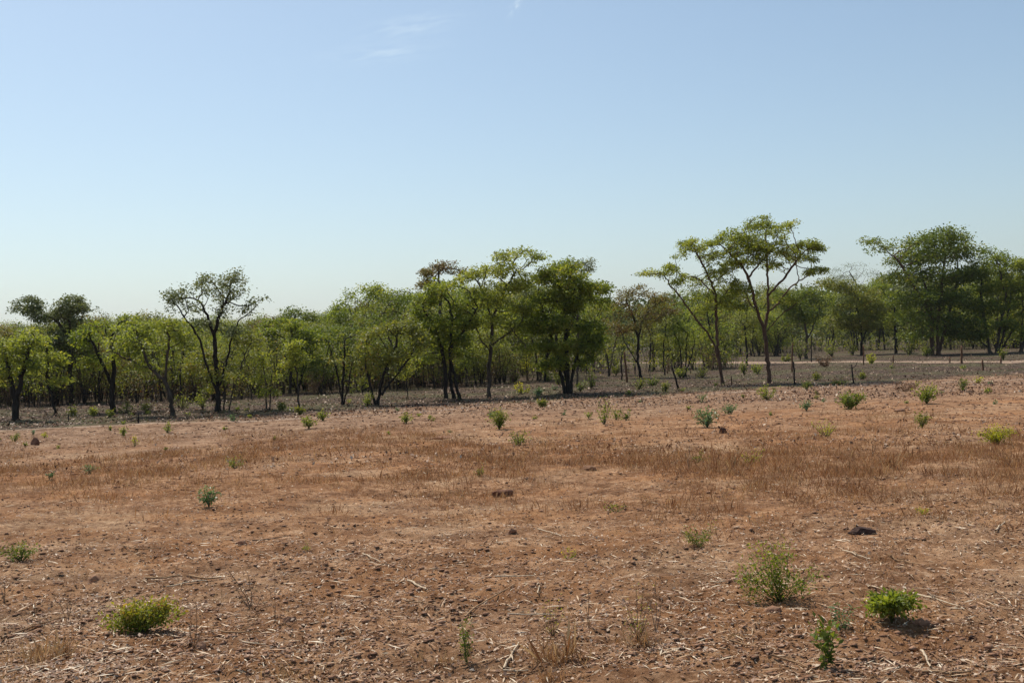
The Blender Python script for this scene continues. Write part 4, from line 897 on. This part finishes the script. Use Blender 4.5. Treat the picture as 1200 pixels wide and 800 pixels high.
tuft('dense brown grass tuft at the very bottom right of centre', 648, 798, 36, 36, 26, .2)
tuft('golden thin grass tuft right of the bottom centre', 745, 756, 56, 46, 26, .45)
tuft('pale grass patch along the bottom left of centre', 330, 798, 120, 26, 46, .6)
tuft('small golden grass tuft at the left bottom corner', 12, 796, 50, 30, 26, .6)
tuft('straw coloured low grass below the loose grey green herb', 860, 745, 90, 16, 24, .5)
tuft('brown dry grass clump in the brown band near the right edge', 1045, 548, 40, 30, 30, .0)
tuft('orange brown dry grass clump right of centre in the band', 860, 545, 60, 28, 44, .1)
tuft('short dry grass clump left of the flat mustard plant', 760, 590, 40, 22, 20, .1)

# stones, clods and the stump
def rock(label, px, py, w, h, mat, name='stone', cat='stone', dep=.8, seed=0, flatface=False):
    import bmesh
    g = ground(px, py); sc = g[1] / F; bm = bmesh.new(); bmesh.ops.create_icosphere(bm, subdivisions=3, radius=1)
    rr = np.random.default_rng(seed); dirs = unit(rr.normal(size=(9, 3))); off = rr.uniform(.55, .85, 9)
    for v in bm.verts:
        p = np.array(v.co)
        for d, o in zip(dirs, off):
            s = p @ d - o
            if s > 0: p = p - d * s
        p = p * (1 + .05 * rr.normal() * .6)
        v.co = (p[0] * w * sc * .62, p[1] * w * sc * .5 * dep, (p[2] + .12) * h * sc * 1.0)
    me = bpy.data.meshes.new(name); bm.to_mesh(me); bm.free(); me.materials.append(mat)
    o = link(name, me, None, g); tag(o, label, cat); return o
rock('flat reddish stone lying in the middle of the field', 590, 581, 25, 8, ROCK, seed=3)
rock('dark flat stone in the right part of the near field', 1010, 624, 28, 8.5, DROCK, seed=8)
rock('dark brown stump like clod standing at the far left of the field', 41, 521, 9, 8, ROCK, 'charred_stump', 'stump', seed=5)
rock('small brown clod below the silvery bush', 847, 507, 8, 6, DROCK, seed=6)
rock('dark little clod beside a dry twig at the lower left', 236, 760, 10, 9.0, CLOD, 'soil_clod', 'clod', seed=9)
rock('small dark clod left of centre in the left near field', 284, 637, 10, 4.5, CLOD, 'soil_clod', 'clod', seed=12)
rock('reddish clod in the left near field beside a long stick', 113, 680, 14, 6.0, CLOD, 'soil_clod', 'clod', seed=13)
rock('brown clod near centre between the two flat stones', 600, 622, 9, 3.8, CLOD, 'soil_clod', 'clod', seed=14)
rock('dark crumbly clod under the loose grey green herb', 905, 716, 26, 7.5, CLOD, 'soil_clod', 'clod', seed=15)
rock('dark clod right of the drooping bush', 1080, 730, 20, 6.0, CLOD, 'soil_clod', 'clod', seed=16)
rock('small dark stone at the bottom right', 1140, 749, 9, 5, DROCK, seed=17)
rock('red clod left of the dry twiggy herb', 340, 727, 14, 6.0, CLOD, 'soil_clod', 'clod', seed=18)
rock('low clod ridge below the path near centre left', 520, 514, 18, 3.8, CLOD, 'soil_clod', 'clod', seed=19)
rock('red brown clod under the full green bush on the right', 1055, 482, 14, 3.8, CLOD, 'soil_clod', 'clod', seed=20)
rock('dark clod in the brown grass right of centre', 690, 550, 16, 4.5, CLOD, 'soil_clod', 'clod', seed=21)

# sticks and stalks
STK = {'pale': simple_soil('pale_stalk', [(.3, (.45, .33, .21)), (.6, (.62, .50, .36)), (.8, (.74, .64, .5))], 30), 'tan': simple_soil('tan_stalk', [(.3, (.26, .15, .08)), (.6, (.40, .26, .15)), (.8, (.5, .36, .23))], 30), 'dark': BARK['dark']}
def stick(label, pts, rad, col='pale', lift=.012, kink=.008, name='dry_stalk', cat='stalk', arch=0):
    q = np.array([ground(*p) for p in pts]); g = q[0].copy(); n = 9
    d = np.linspace(0, len(q) - 1, n); Q = np.stack([np.interp(d, np.arange(len(q)), q[:, k]) for k in range(3)], 1)
    Q += rng.normal(size=Q.shape) * np.array([kink, kink, .003]) * .4
    Q[:, 2] = np.maximum(Q[:, 2], gz(Q[:, 0], Q[:, 1])) + rad + lift + arch * np.sin(np.linspace(0, math.pi, n))
    T = Tubes(); T.add(Q - g, np.full(n, rad) * np.linspace(1.1, .7, n), 5)
    if rng.random() < .6:
        b = Q[4] - g; T.add([b, b + np.array([rng.normal() * .03, rng.normal() * .03, .02]), b + np.array([rng.normal() * .07, rng.normal() * .07, .03])], np.array([rad * .6, rad * .5, rad * .3]), 4)
    o = link(name, T.mesh(name, STK[col]), None, g); tag(o, label, cat); return o
stick('long curved grey brown stick at the lower left edge', [(2, 750), (25, 741), (50, 732), (74, 725)], .011, 'tan', name='fallen_stick', cat='stick')
stick('short white bark stick near the bottom left corner', [(8, 790), (28, 785)], .010, 'pale', name='fallen_stick', cat='stick')
stick('pale straight stalk slanting beside the bottom centre herb', [(590, 786), (600, 770), (608, 755)], .010)
stick('long thin tan stalk crossing below the centre of the near field', [(545, 725), (562, 710), (580, 700), (603, 686)], .009, 'tan')
stick('pale broken stalk left of the centre in the near field', [(479, 682), (490, 688), (499, 693)], .012)
stick('pale horizontal stalk in the middle of the near field', [(580, 677), (600, 677), (627, 676)], .008)
stick('pale horizontal stalk below the centre', [(595, 721), (620, 722), (652, 722)], .008)
stick('whitish stalk with broken end above the centre of the near field', [(630, 621), (645, 625), (658, 630)], .009)
stick('pale straight stalk lying right below the dark flat stone', [(988, 647), (1003, 652), (1021, 657)], .009)
stick('long yellow stalk right of the drooping bush', [(1070, 697), (1095, 704), (1123, 712)], .009)
stick('thin yellow stalk leaning toward the bottom right', [(1080, 765), (1085, 775), (1091, 784)], .010)
stick('tan twig in the right middle field above the mustard plant', [(1068, 575), (1076, 580), (1084, 584)], .010, 'tan')
stick('whitish horizontal stalk near the left bottom beside the round bush', [(222, 676), (240, 680), (260, 679)], .012, 'tan')
stick('bright split stalk at the left of the near field centre', [(195, 689), (218, 687), (243, 683)], .009)
stick('tan thick stalk lying at the left edge of centre', [(170, 679), (195, 679), (212, 677)], .013, 'tan')
stick('pale stalk at the left of the loose grey green herb', [(832, 683), (842, 684), (853, 682)], .007)
stick('tan crooked stick above the centre left of the near field', [(440, 666), (460, 662), (474, 661)], .008, 'tan', name='fallen_stick', cat='stick')
stick('dark branch piece lying in the left middle field', [(296, 635), (316, 633), (338, 629)], .007, 'dark', name='fallen_stick', cat='stick')
stick('pale stalk slanting at the right edge of the near field', [(1167, 623), (1173, 618), (1178, 613)], .010)
stick('bundle like tan stalk under the long yellow stalk', [(1080, 790), (1110, 792), (1140, 789)], .010, 'tan')
stick('pale stalk crossing soil at the bottom right of centre', [(905, 770), (930, 778), (948, 786)], .009, 'tan')
stick('tan stalk lying left of the broad leaved plant', [(855, 752), (870, 757), (886, 758)], .009, 'tan')
stick('white stalk at the bottom centre beside the grass tuft', [(590, 788), (605, 789), (618, 788)], .009)
stick('thin tan stalk below the round bush at the lower left', [(260, 742), (280, 743), (302, 742)], .008, 'tan')
stick('pale stalk at the lower left between bush and dry herb', [(285, 754), (298, 756), (312, 757)], .008)
stick('small upright pale chip near the middle of the near field', [(630, 697), (632, 688)], .008)
stick('tan stalk fragment in the right near field', [(1040, 655), (1060, 660), (1085, 664)], .008, 'tan')
stick('pale short stalk left of the flat red stone', [(425, 650), (436, 655), (446, 660)], .009)
stick('tan long straw in the left bottom field', [(140, 640), (165, 645), (190, 643)], .007, 'tan')
stick('thin tan branch in the bottom left of centre field', [(475, 706), (495, 708), (510, 711)], .007, 'tan', name='fallen_stick', cat='stick')

def dry_herb(label, px, py, tips, rad=.006, col='dark', name='dry_herb'):
    g = ground(px, py); T = Tubes()
    for (tx, ty) in tips:
        e = at(tx, ty, g[1] + rng.normal() * .15) - g; m = e * .5 + rng.normal(size=3) * .04 * np.linalg.norm(e)
        T.add(resample([(0, 0, -.02), m, e], max(.04, np.linalg.norm(e) / 8)), np.linspace(rad, rad * .45, len(resample([(0, 0, -.02), m, e], max(.04, np.linalg.norm(e) / 8)))), 4)
        for _ in range(3):
            f = rng.uniform(.4, .95); b = e * f; T.add([b, b + rng.normal(size=3) * .03 + [0, 0, .02], b + rng.normal(size=3) * .07 + [0, 0, .05]], np.array([rad * .5, rad * .4, rad * .2]), 3)
    e_ = link(name, T.mesh(name, BARK['twig'] if col == 'twig' else BARK['dark']), None, g); tag(e_, label, 'dry plant'); return e_
dry_herb('bent dry twiggy herb right of the round yellow green bush', 296, 715, [(268, 668), (275, 685), (318, 708), (286, 690), (306, 700), (290, 672), (282, 700)], .006, 'twig')
dry_herb('thin bare stem standing at the left edge of the near field', 5, 707, [(5, 680), (2, 690)], .006)
dry_herb('three thin dry stems above the left end of the round bush', 80, 728, [(78, 700), (86, 704), (70, 706)], .004, 'twig')
dry_herb('thin dry stems between the round bush and the dry twiggy herb', 226, 760, [(229, 706), (222, 728), (238, 735)], .005, 'twig')
dry_herb('tall faint dry stem right of the dry twiggy herb', 322, 728, [(322, 660), (316, 690)], .004, 'twig')
dry_herb('thin dry stems in the grass at the right of centre', 690, 735, [(690, 690), (686, 705)], .004, 'twig')
dry_herb('wiry dry stems beside the golden grass tuft', 768, 740, [(768, 680), (776, 700), (762, 705)], .004, 'twig')
dry_herb('dead stem standing in the brown grass right of centre', 807, 549, [(808, 522), (803, 530)], .006)
dry_herb('dead stem in the brown grass below the green and brown bush', 1022, 534, [(1022, 516), (1026, 522)], .006)

# posts and dead poles
def post(name, label, px, py, tpx, tpy, rad, mat='post', cat='post', fork=False):
    g = ground(px, py); e = at(tpx, tpy, g[1]) - g; T = Tubes()
    q = resample([(0, 0, -.15), e * .5 + rng.normal(size=3) * .015, e], .22); r = np.linspace(rad * 1.1, rad * .85, len(q)); r[-1] *= .75
    T.add(np.vstack([q, q[-1:] + [0, 0, .01]]), np.r_[r, .002], 7)
    if fork: T.add([e * .8, e * .8 + np.array([.18, 0, .12]), e * .8 + np.array([.3, .05, .35])], np.array([rad * .6, rad * .5, rad * .3]), 5)
    o = link(name, T.mesh(name, BARK[mat]), None, g); tag(o, label, cat); return o
post('fence_post', 'tall rusty brown post below the big dark tree at the track edge', 1127, 426, 1127, 405, .085)
post('fence_post', 'short leaning dark post on the grey strip right of the tall rusty post', 1152, 434, 1151, 421, .06)
post('fence_post', 'small yellowish post on the track left of the big dark tree', 1047, 425, 1047, 416, .06)
post('fence_post', 'short reddish post under the feathery tree on the track', 1173, 425, 1173, 417, .07)
post('fence_post', 'short dark post left of the tall rusty post on the track', 1113, 425, 1113, 418, .06)
post('fence_post', 'thin tall post before the mid green tree on the track edge', 1012, 427, 1012, 404, .055)
post('fence_post', 'tall thin rusty post right of the tallest tree', 928, 436, 929, 402, .06)
post('fence_post', 'thin dark post beyond the track behind the tall thin rusty post', 951, 424, 951, 393, .06, 'burnt')
post('dead_pole', 'leaning dead stick with a fork on the grey strip', 1001, 450, 998, 427, .04, 'burnt', 'dead sapling', True)
post('dead_pole', 'upright burnt stick right of the tallest tree foot', 931, 451, 930, 424, .045, 'burnt', 'dead sapling')
post('dead_pole', 'leaning dead pole among the shrubs before the reddish brown tree', 797, 458, 787, 427, .05, 'burnt', 'dead sapling')
post('dead_pole', 'short dark stake on the grey strip before the leaning tree', 162, 496, 162, 484, .035, 'burnt', 'dead sapling')
post('dead_pole', 'thin dark stake at the left end of the grey strip', 80, 494, 80, 485, .03, 'burnt', 'dead sapling')
post('dead_pole', 'slim brown dead stem beside the slanting tree foot', 858, 452, 857, 440, .04, 'post', 'dead sapling')
post('dead_pole', 'slim brown leafless stem left of the reddish brown tree', 735, 448, 732, 412, .07, 'post', 'dead sapling')
post('dead_pole', 'crooked black leafless stem left of the slim brown stem', 729, 445, 728, 415, .05, 'burnt', 'dead sapling')

# ------------------------------------------------------------------ haze
def haze():
    import bmesh
    bm = bmesh.new(); bmesh.ops.create_cube(bm, size=1)
    me = bpy.data.meshes.new('haze'); bm.to_mesh(me); bm.free()
    o = link('haze', me); o.location = (0, 2500, 195); o.scale = (90000, 12000, 400)
    m = bpy.data.materials.new('haze'); m.use_nodes = True; t = m.node_tree; t.nodes.clear()
    out = t.nodes.new('ShaderNodeOutputMaterial'); v = t.nodes.new('ShaderNodeVolumePrincipled')
    v.inputs['Color'].default_value = (.86, .92, 1, 1); v.inputs['Density'].default_value = HAZE; v.inputs['Anisotropy'].default_value = .3
    t.links.new(v.outputs[0], out.inputs['Volume']); me.materials.append(m); tag(o, kind='stuff')
HAZE = .00009
haze()
